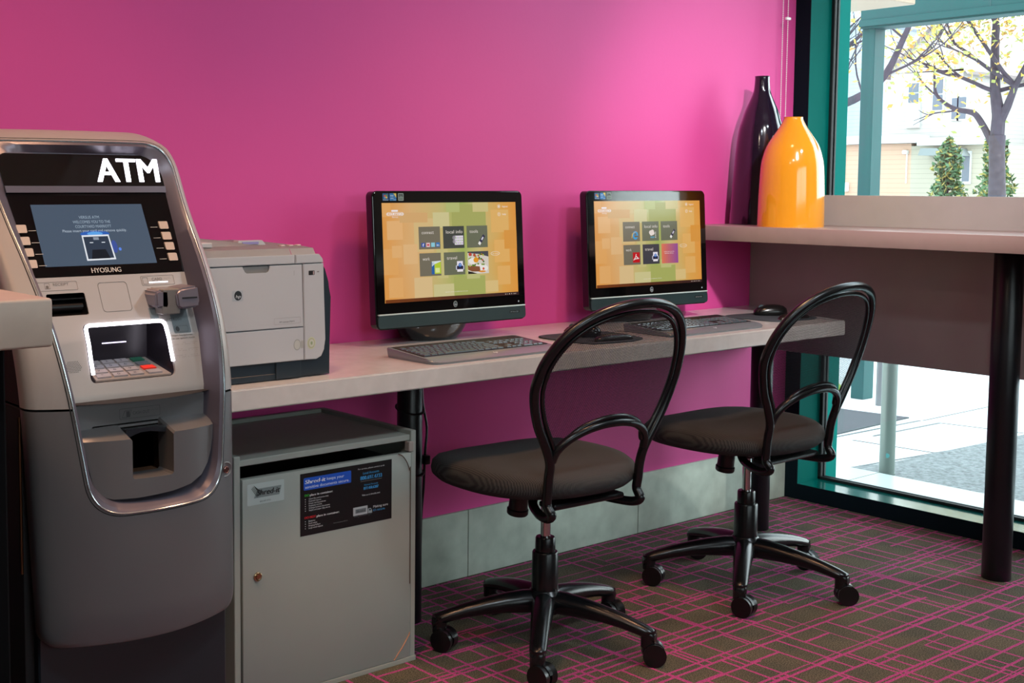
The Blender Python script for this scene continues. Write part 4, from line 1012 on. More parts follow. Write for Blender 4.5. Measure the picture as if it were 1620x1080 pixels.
# card reader, audio jack, blank cover, grille
CR = mat('reader_plastic', '#746d76', .32, metal=.15)
rd = NB(); box(rd, UX+.058, UX+.096, -.70, -.650, .944, .992, .002, 1)
cr = obj('card_reader', rd, mat('reader_back', '#6f6a66', .4), A)
def blk(poly, y0, y1, bev, m, n='reader_jaw'):
    bm = NB(); prism(bm, poly, lambda u, z, d: (UX+u, d, z), y0, y1); bmesh.ops.bevel(bm, geom=bm.edges[:], offset=bev, segments=3, affect='EDGES'); return obj(n, bm, m, cr)
blk([(.046, .958), (.070, .954), (.074, .962), (.072, .990), (.049, .991), (.044, .985)], -.700, -.645, .004, CR)
blk([(.088, .957), (.096, .953), (.131, .955), (.136, .962), (.131, .996), (.094, .992), (.084, .984)], -.706, -.640, .004, CR)
b = NB(); box(b, UX+.0965, UX+.128, -.7075, -.703, .973, .9755); box(b, UX+.066, UX+.088, -.690, -.66, .969, .972); obj('card_slot', b, KEYD, cr)
S = Sheet(fpt, base=.0006)
S.rect(.0595, 1.0005, .0995, 1.0025, '#f2eefc', lit=3.0); S.done('card_light', cr)
S = Sheet(fpt, base=.0004)
INK = '#5b554f'
S.rect(.044, .936, .062, .955, '#6d787b', 0); S.done('reader_plate', fas)
S = Sheet(fpt, base=.0004); S.rect(.086, .9065, .1225, .952, '#5a6468', .003)
S.up(); S.ring(rrect(.0885, .909, .117, .920, .002, 3), .0005, '#343c40'); S.ell(.0945, .9145, .0042, .0046, '#101214', 16); S.text('Audio', .089, .930, '#2f3538', w=.019, h=.0048); S.ring([(.0845+.002*math.cos(q), .932+.003*math.sin(q)) for q in [k*PI/4 for k in range(8)]], .0005, '#2f3538')
S.done('audio_panel', fas)
S = Sheet(fpt, base=.0004)
S.text('Insert headphones', .0795, .9015, INK, w=.044, h=.0036); S.text('to use speech mode', .0795, .896, INK, w=.048, h=.0036)
S.done('headphone_note', fas)
S = Sheet(fpt, base=.0004)
rnd = random.Random(5)
for z in (.889, .886, .8775, .8745, .866, .863):
    for k in range(16):
        if rnd.random() < .62: S.ell(.083+k*.0032, z, .0005, .0005, '#4a4540', 6)
S.done('braille_note', fas)
S = Sheet(fpt, base=.0004)
S.ring(rrect(-.0465, .953, .0125, 1.0055, .006, 4), .0007, '#4a4540')
S.done('blank_cover', fas)
S = Sheet(fpt, base=.0004)
S.ring(rrect(-.166, .995, -.086, 1.0105, .002, 3), .0006, INK); S.ring(rrect(-.149, .9985, -.139, 1.0085, .001, 2), .0006, INK); S.rect(-.1465, .9995, -.1415, 1.0045, INK); S.text('RECEIPT', -.1325, 1.0035, INK, w=.030, h=.0048)
S.done('receipt_label', fas)
S = Sheet(fpt, base=.0004)
S.ring(rrect(.0440, .996, .1135, 1.0135, .002, 3), .0006, INK); S.ring(rrect(.047, .9985, .058, 1.011, .001, 2), .0006, INK); S.text('CARD', .0665, 1.0045, INK, w=.022, h=.0052)
for k in range(7): S.ell(.093+k*.0022, 1.0070+.0012*(k % 2), .0005, .0005, INK, 6)
S.done('card_label', fas)
S = Sheet(fpt, base=.0004)
for r in range(8):
    for c in range(10):
        du, dz = (c-4.5)*.0030+(.0015 if r % 2 else 0), (r-3.5)*.0026
        if (du/.0155)**2+(dz/.0115)**2 < 1: S.ell(-.1245+du, .8625+dz, .0008, .0008, '#211f1e', 6)
S.done('speaker_grille', fas)
# lower fascia and cash tray
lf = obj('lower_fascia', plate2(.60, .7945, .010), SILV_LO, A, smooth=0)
cut(lf, uzbox(rrect(-.099, .7335, .105, .7545, .003, 2), -.80, -.5))
cut(lf, uzbox(rrect(-.0300, .62, .0450, .736, .003, 2), -.80, -.5))
b = NB(); loft(b, [[(UX+u, fy(z)+.001, z) for u, z in rrect(-.0995, .733, .1055, .755, .003, 3)], [(UX+u, fy(z)+.035, z) for u, z in rrect(-.095, .735, .100, .752, .003, 3)]], True, False, True)
cs = obj('cash_slot', b, mat('slot_black', '#0b0c0d', .25), A)
b = NB(); box(b, UX-.094, UX+.088, fy(.748)-.001, fy(.748)+.012, .7465, .7515, .001, 1); obj('slot_lip', b, SILV_LO, cs)
# tray body: bowed front, notch in the middle
def tray_y(u): return -.742-.045*max(0, 1-((u-.008)/.140)**2)
tp = [(-.126, .7330), (-.0505, .7350), (-.0470, .7320), (-.0470, .6660), (-.0440, .6625), (.0290, .6625), (.0325, .6660), (.0325, .7360), (.0360, .7400), (.1350, .7370)]
tb = [(.1335, .712), (.128, .690), (.118, .668), (.100, .649), (.072, .6375), (.03, .632), (-.04, .628), (-.080, .6285), (-.098, .634), (-.110, .650), (-.118, .685)]
b = NB(); poly = tp+tb
# densify so the bow is smooth
def dens(P, d=.008):
    out = []
    for p, q in zip(P, P[1:]+P[:1]):
        m = max(1, int(math.dist(p, q)/d)); out += [(p[0]+(q[0]-p[0])*k/m, p[1]+(q[1]-p[1])*k/m) for k in range(m)]
    return out
dp = dens(poly)
loft(b, [[(UX+u, tray_y(u)+(.0 if z > .63 else .006), z) for u, z in dp], [(UX+u, fy(z)+.002, z+(.018 if z > .72 else 0)) for u, z in dp]], True)
# front face
fr = [b.verts.new((UX+u, tray_y(u), z)) for u, z in dp]; f = b.faces.new(fr)
for k in range(-11, 15):
    bmesh.ops.bisect_plane(b, geom=[f_ for f_ in b.faces]+b.edges[:]+b.verts[:], plane_co=(UX+k*.01, 0, 0), plane_no=(1, 0, 0))
for v in b.verts:
    pass
bmesh.ops.remove_doubles(b, verts=b.verts[:], dist=.0004)
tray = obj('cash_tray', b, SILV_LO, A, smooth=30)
b = NB(); loft(b, [[(UX+u, fy(z)+.004, z) for u, z in rrect(-.0300, .651, .0450, .738, .002, 2)], [(UX+u, -.69, z) for u, z in rrect(-.028, .660, .042, .732, .002, 2)]], True, False, True)
obj('tray_hollow', b, mat('hollow_brown', '#2a1d16', .3), tray)
b = NB(); box(b, UX-.0460, UX+.0315, -.778, -.70, .656, .6622, .001, 1); obj('tray_floor', b, mat('tray_floor_bronze', '#7b5a45', .35, metal=.5), tray)
b = NB(); prism(b, [(-.0475, .7300), (-.033, .7365), (-.018, .7405), (.002, .7405), (.018, .7375), (.033, .7350), (.033, .7475), (-.0475, .7475)], lambda u, z, d: (UX+u, d, z), -.756, -.740); obj('note_guide', b, mat('smoked_plastic', '#26282c', .2), tray)
S = Sheet(fpt, base=.0004); INK2 = '#3f4243'
S.ring(rrect(-.0445, .7615, .0375, .7805, .002, 3), .0006, INK2); S.ring([(-.040, .764), (-.034, .7765), (-.020, .7775), (-.024, .764)], .0008, INK2); S.rect(-.031, .765, -.024, .775, INK2); S.text('CASH OUT', -.018, .768, INK2, w=.034, h=.0058)
for k in range(6): S.ell(.020+k*.0026, .772+.001*(k % 2), .0005, .0005, INK2, 6)
S.done('cash_label', lf)
# lock on the lower door
def disc_on_front(u, z, prof, n=32):
    bm = NB(); c0 = F(u, z); lathe(bm, prof, (0, 0, 0), n)
    for v in bm.verts: v.co = Vector((c0.x+v.co.x, c0.y-v.co.z+(v.co.x*.25), c0.z+v.co.y))
    return bm
lk = obj('door_lock', disc_on_front(.1585, .648, [(.0135, -.006), (.0150, .0012), (.0135, .0020), (.0118, .0006), (.0112, .0002)]), SILV_LO, A)
obj('key_cylinder', disc_on_front(.1570, .648, [(.0066, 0), (.0066, .0045), (.0056, .0055), (.0050, .0048), (.0022, .0048)]), mat('lock_steel', '#8b6a66', .25, metal=.9), lk)

# ------------------------------------------------------------ near counter at the left edge
T_ = thing('service_counter', 'pale stone topped service counter with black base cut by the left edge', 'counter', (-.3, -.8, 0))
b = NB(); box(b, -1.2, .609, -1.36, -.05, .992, 1.051, .004, 3); obj('stone_top', b, mat('cream_quartz', '#a8978a', .35, var=.07, vscale=22, detail=8), T_)
b = NB(); box(b, -1.18, .572, -1.30, -.06, 0, .992, .003, 1); obj('counter_base', b, mat('base_black_laminate', '#050506', .85, spec=.1), T_)

# ------------------------------------------------------------ task chairs
def superell(a, bb, n, e=2.6, cx=0, cy=0):
    out = []
    for k in range(n):
        t = 2*PI*k/n; c, s = math.cos(t), math.sin(t)
        out.append((cx+a*math.copysign(abs(c)**(2/e), c), cy+bb*math.copysign(abs(s)**(2/e), s)))
    return out
def chair(loc, rz, phase, label, rb=.292):
    r = thing('task_chair', label, 'chair', (0, 0, 0), 'black mesh-back task chairs')
    # star base: hub and five arms, each with a twin-wheel castor
    b = NB(); lathe(b, [(.028, .085), (.040, .09), (.046, .105), (.044, .140), (.036, .150)], (0, 0, 0), 28); obj('base_hub', b, CHAIRP, r)
    for k in range(5):
        a = math.radians(phase+72*k); ca, sa = math.cos(a), math.sin(a)
        def L(x, y, z): return (x*ca-y*sa, x*sa+y*ca, z)
        b = NB(); rings = []
        for x, zc, w, h in ((.02, .118, .030, .030), (.06, .118, .030, .030), (.11, .115, .028, .026), (.16, .109, .0255, .022), (.21, .100, .0235, .0190), (.25, .090, .022, .017), (.275, .0825, .0205, .016), (.290, .076, .0175, .016), (.2975, .070, .013, .013)):
            x *= rb/.292; n = 14
            rings.append([L(x, w*math.cos(2*PI*q/n)*(1 if abs(math.sin(2*PI*q/n)) < .9 else .9), zc+h*math.sin(2*PI*q/n)) for q in range(n)])
        loft(b, rings, True, True, True)
        # down-turned end
        x = rb*.955
        loft(b, [[L(x+.019*math.cos(2*PI*q/14), .019*math.sin(2*PI*q/14), z) for q in range(14)] for z in (.088, .062, .046)], True, True, True)
        leg = obj('leg', b, CHAIRP, r, smooth=50)
        b = NB(); sw = a*0+math.radians(205+((k*37) % 50-25)); ax = Vector((math.cos(sw), math.sin(sw), 0)); fwd_ = Vector((-ax.y, ax.x, 0))
        c = Vector(L(x, 0, 0))+fwd_*.014; c.z = .029
        for s in (-1, 1):
            m = Matrix.Translation(c+ax*s*.0135) @ ax.to_track_quat('Z', 'Y').to_matrix().to_4x4()
            q = bmesh.ops.create_cone(b, cap_ends=True, segments=24, radius1=.029 if s < 0 else .0262, radius2=.0262 if s < 0 else .029, depth=.018, matrix=m)
        # hood between and over the wheels
        hood = [(c+fwd_*(.0285*math.cos(t))+Vector((0, 0, .0285*math.sin(t)))) for t in [PI*.95-k2*PI*.85/8 for k2 in range(9)]]
        rr = [[p-ax*.0055 for p in hood], [p+ax*.0055 for p in hood]]
        loft(b, [[p-ax*.0055 for p in hood]+[c-ax*.0055], [p+ax*.0055 for p in hood]+[c+ax*.0055]], True, True, True)
        tube(b, [L(x, 0, .03), L(x, 0, .06)], .006, 8)
        obj('castor', b, BLACKP, leg, smooth=40)
    b = NB(); lathe(b, [(.0345, .135), (.0335, .245), (.0315, .2485), (.0260, .249), (.0255, .283), (.0235, .2865), (.015, .287)], (0, 0, 0), 32); obj('column_cover', b, CHAIRP, r)
    b = NB(); lathe(b, [(.0128, .13), (.0128, .40)], (0, 0, 0), 24); obj('gas_lift', b, CHROME, r)
    b = NB(); lathe(b, [(.019, .385), (.021, .392), (.021, .41)], (0, 0, 0), 24); box(b, -.075, .075, -.11, .13, .405, .432, .008, 2); box(b, -.12, .12, -.16, -.10, .404, .418, .004, 1)
    obj('tilt_mechanism', b, BLACKP, r)
    b = NB(); lathe(b, [(.0255, 0), (.0275, .003), (.0275, .014), (.0245, .0165), (.0235, .060)], (0, 0, 0), 28)
    bmesh.ops.rotate(b, verts=b.verts[:], cent=(0, 0, 0), matrix=Matrix.Rotation(math.radians(8), 3, 'X')); bmesh.ops.translate(b, verts=b.verts[:], vec=(-.078, .022, .352)); obj('tension_knob', b, BLACKP, r)
    # seat
    b = NB(); n = 56; rings = []
    for z, s, dz in ((.424, .58, 0), (.426, .80, 0), (.432, .93, 0), (.446, .99, 0), (.458, 1.0, 0), (.470, .985, 0), (.482, .93, 0), (.489, .80, 0), (.491, .55, 0), (.489, .25, 0), (.488, .05, 0)):
        ring = []
        for x, y in superell(.252*s, .245*s, n, 2.5, 0, .055):
            fy_ = max(0, (y-.17)/.13); zz = z-.020*fy_*fy_+.010*(abs(x)/.25)**2*(1 if z > .46 else 0)-(.006 if z > .47 and y < .1 else 0)*0
            ring.append((x*(1-.06*fy_), y, zz))
        rings.append(ring)
    loft(b, rings, True, True, True); obj('seat', b, SEATM, r, smooth=70)
    # back frame: one loop of tube from under the seat, up and round
    def BK(u, z, o=0): return Vector((u, -.180-.30*(z-.45)+.85*u*u*(1 if z > .5 else max(0, (z-.4)/.1))+o, z))
    half = [(.060, -.02, .404), (.100, -.060, .397), (.132, -.115, .390), (.147, -.160, .391)]
    def up(k): return [(k*u, z) for u, z in ((.1535, .425), (.155, .455), (.156, .490), (.160, .530), (.182, .575), (.213, .630), (.234, .690), (.238, .735), (.226, .790), (.193, .845), (.140, .885), (.072, .908))]
    pts = [(x, y, z) for x, y, z in half]+[(.152, -.182, .403)]+[tuple(BK(u, z)) for u, z in up(1)]+[tuple(BK(0, .915))]+[tuple(BK(u, z)) for u, z in reversed(up(-1))]+[(-.152, -.182, .403)]+[(-x, y, z) for x, y, z in reversed(half)]
    b = NB(); tube(b, catmull(pts, 5), .0118, 12); bf = obj('back_frame', b, CHAIRP, r, smooth=60)
    arch = [(.156, .535), (.150, .560), (.128, .585), (.090, .605), (.045, .616), (0, .619)]
    ap = [tuple(BK(u, z)) for u, z in arch]+[tuple(BK(-u, z)) for u, z in reversed(arch[:-1])]
    b = NB(); tube(b, catmull(ap, 5), .0105, 12); obj('lumbar_arch', b, CHAIRP, r, smooth=60)
    # inner trim ring that holds the mesh
    inn = [(-.138, .560), (-.120, .594), (-.09, .616), (-.045, .630), (0, .634), (.045, .630), (.09, .616), (.120, .594), (.138, .560), (.152, .561), (.166, .585), (.194, .635), (.213, .690), (.2165, .735), (.206, .784), (.176, .832), (.128, .868), (.066, .888), (0, .894), (-.066, .888), (-.128, .868), (-.176, .832), (-.206, .784), (-.2165, .735), (-.213, .690), (-.194, .635), (-.166, .585), (-.152, .561)]
    ci = catmull([tuple(BK(u, z, .004)) for u, z in inn], 4, True)
    b = NB(); tube(b, ci, .0062, 8, closed=True); obj('mesh_trim', b, CHAIRP, bf, smooth=60)
    b = NB(); c2 = [(p.x, p.z) for p in ci]
    f = b.faces.new([b.verts.new((x, 0, z)) for x, z in c2])
    for k in range(-10, 11): bmesh.ops.bisect_plane(b, geom=b.verts[:]+b.edges[:]+b.faces[:], plane_co=(k*.022, 0, 0), plane_no=(1, 0, 0))
    for v in b.verts: v.co = BK(v.co.x, v.co.z, .005)
    obj('back_mesh', b, MESHF, r, smooth=60, label='see-through black mesh')
    b = NB(); box(b, -.026, .026, -.012, -.0105, .82, .832); bmesh.ops.translate(b, verts=b.verts[:], vec=(0, 0, 0)); b.free()
    r.location = loc; r.rotation_euler = (0, 0, rz)
    return r
chair((2.283, -.552, 0), math.radians(-2.5), 5.3+2.5, 'nearer black mesh-back swivel chair in front of the left computer', .288)
chair((3.112, -.567, 0), math.radians(.5), -2.7-.5, 'farther black mesh-back swivel chair beside the window', .297)

# ------------------------------------------------------------ outdoors
def ext_mat(n, c, r=.8, **k): return mat(n, c, r, **k)
CONC = ext_mat('pale_concrete', '#c2c6c4', var=.05, vscale=3)
b = NB(); box(b, XW+.27, 7.2, -9, 14, -.20, -.03); obj('ground_sidewalk', b, CONC, kind='structure')
b = NB(); box(b, 7.2, 80, -30, 60, -.24, -.15); obj('ground_street', b, ext_mat('street_asphalt', '#c4c8c9', var=.05, vscale=2), kind='structure')
# exterior sill ledge
b = NB(); box(b, 4.40, 4.80, -5.6, .8, -.03, -.001, .002, 1)
for k in range(8): box(b, 4.399, 4.801, -.0125-k*.75-.002, -.0125-k*.75+.002, -.02, -.0005, mi=1)
obj('trim_1', b, [ext_mat('ledge_stone', '#a9b5b3', .3), GROUT], kind='structure')
PEB = mat('pebble_concrete', '#696e6e', .85, var=.45, vscale=55, detail=6, bump=.6, bscale=80)
b = NB(); prism(b, [(4.82, .185), (5.114, .122), (5.578, .098), (6.44, .05), (6.44, -6), (4.82, -6)], lambda x, y, d: (x, y, d), -.031, -.026)
tag(obj('pebble_paving', b, PEB), 'speckled grey pebble paving right outside the low window', 'paving')
ASPH = mat('dark_mat_asphalt', '#3a3f43', .9, var=.12, vscale=60)
b = NB(); prism(b, [(5.50, .620), (6.21, .640), (6.16, .944), (6.14, 1.5), (5.45, 1.5)], lambda x, y, d: (x, y, d), -.031, -.024)
tag(obj('door_mat', b, ASPH), 'dark grey outdoor mat on the pale sidewalk', 'mat')
JT = cmat('#3c4548')
def strip(name, p, q, w, label):
    p, q = Vector(p), Vector(q); d = (q-p).normalized(); n = Vector((-d.y, d.x))*w/2
    b = NB(); prism(b, [tuple(p+n), tuple(q+n), tuple(q-n), tuple(p-n)], lambda x, y, h: (x, y, h), -.031, -.0285); return b
b = NB()
for p, q, w in (((5.38, .595), (6.19, .570), .016), ((5.62, .495), (6.2125, .474), .016), ((5.45, .503), (5.49, .105), .012), ((5.58, .098), (6.215, .474), .010) if False else ((6.2125, .474), (6.30, .02), .012), ((4.82, .187), (5.58, .100), .014), ((6.2, .56), (6.9, .555), .010)):
    s = strip('j', p, q, w, ''); me = bpy.data.meshes.new('t'); s.to_mesh(me); s.free(); b.from_mesh(me); bpy.data.meshes.remove(me)
obj('trim_2', b, JT, kind='structure')
# bollard pole just outside
t = thing('bollard_pole', 'pale grey-green pole standing just outside the low window', 'pole', (4.90, .010, -.03))
b = NB(); lathe(b, [(.031, 0), (.031, .98), (.029, 1.0)], (4.90, .010, -.03), 28); obj('pole', b, mat('pole_paint', '#66746e', .4, metal=.2), t)
b = NB(); lathe(b, [(.034, 0), (.034, .012)], (4.90, .010, -.03), 28); obj('foot_collar', b, mat('pole_paint', '#66746e', .4, metal=.2), t)
b = NB(); bmesh.ops.create_cone(b, cap_ends=True, segments=12, radius1=.010, radius2=.008, depth=.006, matrix=Matrix.Translation((4.874, -.006, .06)) @ Matrix.Rotation(PI/2, 4, 'Y')); obj('teal_plug', b, cmat('#2f7f80'), t)
# porch of teal timber
PT = mat('porch_teal', (.020, .090, .088, 1), .6, spec=.2, var=.04, vscale=6)
t = thing('porch', 'teal timber porch post and boarded beam outside the window', 'porch', (6.57, 1.13, -.03))
b = NB(); box(b, 6.534, 6.640, 1.100, 1.178, -.03, 2.07, .003, 1); obj('post', b, PT, t)
b = NB(); box(b, 6.50, 6.64, -1.1, 1.172, 2.066, 2.55, .004, 1); obj('beam', b, PT, t)
b = NB()
for k in range(4): box(b, 6.4985, 6.501, .44-k*.36, .445-k*.36, 2.09, 2.54)
obj('board_joints', b, cmat('#1e4a4c'), t)
b = NB(); box(b, 6.485, 6.50, -1.1, 1.172, 2.075, 2.11, .002, 1); obj('beam_trim', b, PT, t)
b = NB(); box(b, 6.50, 6.64, -1.2, -1.1, -.03, 2.55); obj('post', b, PT, t)
t = thing('awning_frame', 'short tan board overhead just outside the window top', 'awning', (5.2, 1.65, -.03))
b = NB(); box(b, 5.05, 5.40, .235, 1.6, 2.00, 2.10, .004, 1); obj('soffit_board', b, mat('tan_board', '#b59f88', .5), t)
b = NB(); box(b, 5.05, 5.40, 1.6, 1.7, -.03, 2.10); obj('side_post', b, PT, t)
# grey bent rail beside the post
t = thing('bent_handrail', 'grey bent metal handrail behind the teal post', 'handrail', (6.44, .99, -.03))
b = NB(); tube(b, catmull([(6.44, .945, -.03), (6.44, .945, .33), (6.44, .955, .47), (6.44, 1.0, .54), (6.44, 1.08, .57), (6.44, 1.6, .58), (6.44, 1.63, -.03)], 6), .019, 12); obj('rail', b, mat('rail_grey', '#6c7274', .4), t)
# grass patch
b = NB(); prism(b, [(6.50, 1.30), (6.62, 1.26), (7.0, 1.60), (6.95, 2.6), (6.50, 2.6)], lambda x, y, d: (x, y, d), -.031, .0); tag(obj('grass_patch', b, mat('lawn', '#8fae3c', .9, var=.3, vscale=40)), 'strip of yellow-green lawn beyond the sidewalk', 'lawn', kind='stuff')

# houses across the street, on the plane x = 45
def sx(y, z, k=2.5): return (-2.7777+(y+2.7777)*k, 1.188+(z-1.188)*k)
def siding(n, c, h=.18):
    m = mat(n, c, .7); nt = m.node_tree; b = nt.nodes['Principled BSDF']
    tc = nt.nodes.new('ShaderNodeTexCoord'); wv = nt.nodes.new('ShaderNodeTexWave'); wv.wave_profile = 'SAW'; wv.bands_direction = 'Z'; wv.inputs['Scale'].default_value = .314/h
    nt.links.new(tc.outputs['Object'], wv.inputs['Vector']); r = nt.nodes.new('ShaderNodeValToRGB'); cc = lin(c)
    r.color_ramp.elements[0].position = .0; r.color_ramp.elements[0].color = tuple(v*.55 for v in cc[:3])+(1,); r.color_ramp.elements[1].position = .10; r.color_ramp.elements[1].color = cc
    nt.links.new(wv.outputs[0], r.inputs[0]); nt.links.new(r.outputs[0], b.inputs['Base Color']); return m
def fbox(b, x0, x1, p, q, **k):
    (ya, za), (yb, zb) = sx(*p), sx(*q); box(b, x0, x1, min(ya, yb), max(ya, yb), min(za, zb), max(za, zb), **k)
PEACH, BEIGE, WHITE_S, WHT = siding('peach_siding', '#bd9b84'), siding('beige_siding', '#a39d8c'), siding('white_siding', '#b3afaa', .16), cmat('#c2c2c0', .6)
WIN = mat('far_window_glass', '#5a6470', .15)
h = thing('house', 'peach and beige sided house with gabled white upper floor across the street', 'house', (47, 22, -.15))
b = NB(); (y0, z0), (y1, z1) = sx(7.25, .9), sx(9.6, 1.83); box(b, 45, 52, y0, y1, -.15, z1); obj('peach_wall', b, PEACH, h)
b = NB(); (y0, z0), (y1, z1) = sx(6.12, .9), sx(7.25, 1.79); box(b, 45.001, 52, y0, y1, -.15, z1); obj('beige_wall', b, BEIGE, h)
b = NB(); fbox(b, 44.6, 45.6, (7.10, 1.835), (8.36, 1.955)); fbox(b, 44.7, 45.6, (6.05, 1.79), (7.10, 1.90)); obj('porch_roof', b, WHT, h)
b = NB(); fbox(b, 46, 53, (6.70, 1.80), (7.85, 2.93)); obj('upper_wall', b, WHITE_S, h)
b = NB(); pk = [sx(6.62, 2.90), sx(7.93, 2.93), sx(7.15, 3.62)]; prism(b, pk, lambda y, z, x: (x, y, z), 46.0, 53); obj('gable', b, WHITE_S, h)
b = NB()
for (p, q) in ((sx(6.55, 2.86), sx(7.15, 3.66)), (sx(8.0, 2.88), sx(7.15, 3.66))):
    d = Vector((q[0]-p[0], q[1]-p[1])).normalized(); n = Vector((-d.y, d.x))*.09
    prism(b, [(p[0]+n.x, p[1]+n.y), (q[0]+n.x, q[1]+n.y), (q[0]-n.x, q[1]-n.y), (p[0]-n.x, p[1]-n.y)], lambda y, z, x: (x, y, z), 45.7, 53.2)
obj('roof', b, cmat('#a79a98', .8), h)
for (p, q, nm) in (((7.528, 2.76), (7.375, 2.468), 1), ((7.139, 2.81), (6.993, 2.337), 1), ((6.84, 2.50), (6.76, 2.19), 0), ((6.739, 2.51), (6.63, 2.19), 0)):
    b = NB(); fbox(b, 45.93, 46.02, (p[0]+.025, p[1]+.025), (q[0]-.025, q[1]-.025)); w = obj('window_trim', b, WHT, h)
    b = NB(); fbox(b, 45.90, 45.94, p, ((q[0]), (p[1]+q[1])/2+.01)); fbox(b, 45.90, 45.94, (p[0], (p[1]+q[1])/2-.01), q); obj('window_glass', b, WIN, w)
b = NB(); fbox(b, 45.90, 46.0, (7.558, 2.46), (7.34, 2.08)); obj('balcony_door', b, WHT, h)
b = NB(); fbox(b, 44.93, 45.0, (6.46, 1.70), (6.32, 1.22)); obj('porch_window', b, WHT, h)
b = NB(); fbox(b, 44.9, 44.96, (6.44, 1.66), (6.34, 1.26)); obj('porch_glass', b, WIN, h)
b = NB(); prism(b, [sx(6.93, 1.745), sx(6.40, 1.735), sx(6.33, 1.625), sx(6.97, 1.64)], lambda y, z, x: (x, y, z), 44.2, 45.0); obj('awning', b, cmat('#7e8584', .8), h)
b = NB(); fbox(b, 44.8, 45.0, (8.335, 1.24), (8.255, 1.10), bev=.03); (ya, za) = sx(8.345, 1.2); box(b, 44.95, 45.0, ya-.03, ya+.03, za, 4.6); obj('meter_box', b, cmat('#e8e8e6'), h)
b = NB(); fbox(b, 44.8, 45.0, (7.36, 1.73), (7.28, 1.67), bev=.04); (ya, za) = sx(7.31, 1.68); box(b, 44.95, 45.0, ya-.02, ya+.02, 1.3, za); obj('wall_lamp', b, cmat('#d9d6d0'), h)
h2 = thing('house', 'plain white house at the right edge behind the yellow tree', 'house', (52, 16, -.15))
b = NB(); (y0, z0), (y1, z1) = sx(3.2, .9, 3.0), sx(6.30, 2.62, 3.0); box(b, 54, 60, y0, y1, -.15, z1); obj('wall', b, siding('cream_siding', '#b5b1a9', .2), h2)
b = NB(); (y0, z0), (y1, z1) = sx(5.63, 2.24, 3.0), sx(5.80, 2.53, 3.0); box(b, 53.93, 54.0, y0, y1, z0, z1)
obj('window_trim', b, WHT, h2)
b = NB(); (y0, z0), (y1, z1) = sx(5.655, 2.275, 3.0), sx(5.775, 2.493, 3.0); box(b, 53.90, 53.96, y0, y1, z0, z1); obj('window_glass', b, WIN, h2)
b = NB(); (y0, _), (y1, _) = sx(3.0, 1, 3.0), sx(6.45, 1, 3.0); pz = sx(4, 2.60, 3.0)[1]; prism(b, [(y0, pz), (y1, pz), ((y0+y1)/2, pz+2.0)], lambda y, z, x: (x, y, z), 53.7, 60.2); obj('roof', b, cmat('#b9b6b4', .8), h2)
h3 = thing('house', 'pale blue-grey building at the left edge behind bare branches', 'house', (65, 36, -.15))
b = NB(); box(b, 60, 70, 33.2, 44, -.15, 9.6); obj('wall', b, siding('blue_grey_siding', '#9aa5ae', .2), h3)
b = NB(); prism(b, [(32.8, 9.5), (44.4, 9.5), (38.5, 12)], lambda y, z, x: (x, y, z), 59.7, 70.3); obj('roof', b, cmat('#aab2bb', .8), h3)
# trees
BARK = mat('tree_bark', '#443f48', .9, var=.2, vscale=9, bump=.5, bscale=30)
LEAFM = [mat('leaf_yellow', '#c6b04e', .7), mat('leaf_gold', '#c2924a', .7), mat('leaf_green', '#98a25c', .7)]
def grow(bm, p, d, L, r, depth, tips, rnd, droop=0.0, spread=.6):
    pts = [p]; q = p.copy(); dd = d.copy(); n = 5
    for k in range(n):
        dd = (dd+Vector((rnd.uniform(-1, 1), rnd.uniform(-1, 1), rnd.uniform(-1, 1)))*.13+Vector((0, 0, .03-droop))).normalized(); q = q+dd*L/n; pts.append(q.copy())
    tube(bm, pts, [r*(1-.45*k/n) for k in range(n+1)], 7 if depth > 1 else 5)
    if depth <= 2: tips += [x.copy() for x in pts[1:]]
    if depth == 0: return
    for k in range(3 if depth > 1 else 3):
        i = rnd.choice((3, 4, 5)) if k else 5
        nd = (dd+Vector((rnd.uniform(-1, 1), rnd.uniform(-1, 1), rnd.uniform(-.5, .8)))*spread).normalized()
        grow(bm, pts[i], nd, L*rnd.uniform(.62, .82), r*.52, depth-1, tips, rnd, droop, spread)
def leaves(bm, tips, n, rnd, s=.10, sp=.35, keep=None):
    for k in range(n):
        c = rnd.choice(tips)+Vector((rnd.gauss(0, sp), rnd.gauss(0, sp), rnd.gauss(0, sp)))
        if keep and not keep(c): continue
        a = Vector((rnd.gauss(0, 1), rnd.gauss(0, 1), rnd.gauss(0, 1))).normalized(); bb = a.orthogonal().normalized(); w = s*rnd.uniform(.6, 1.3)
        vs = [bm.verts.new(c+a*w), bm.verts.new(c+bb*w*.6), bm.verts.new(c-a*w), bm.verts.new(c-bb*w*.6)]
        bm.faces.new(vs).material_index = rnd.choice((0, 0, 1, 2))
def t24(y, z, X=24, X0=11): k = X/X0; return Vector((X, -2.7777+(y+2.7777)*k, 1.188+(z-1.188)*k))
t = thing('street_tree', 'dark-trunked street tree with yellow autumn leaves across the road', 'tree', tuple(t24(2.55, 1.1)*1)[:2]+(-.15,))
rnd = random.Random(11); b = NB(); tips = []
base = t24(2.545, 1.1); base.z = -.15
trunk = [base, t24(2.548, 1.115), t24(2.555, 1.30), t24(2.565, 1.50), t24(2.568, 1.63)]
tube(b, trunk, [.20, .155, .145, .14, .15], 12)
lead = [t24(2.568, 1.60), t24(2.56, 1.80), t24(2.60, 2.01), t24(2.615, 2.30), t24(2.62, 2.60), t24(2.60, 3.0)]
tube(b, lead, [.13, .12, .095, .08, .06, .04], 9)
right = [t24(2.56, 1.72), t24(2.49, 1.88), t24(2.43, 2.05), t24(2.33, 2.25), t24(2.28, 2.6)]; tube(b, right, [.09, .08, .06, .05, .03], 8)
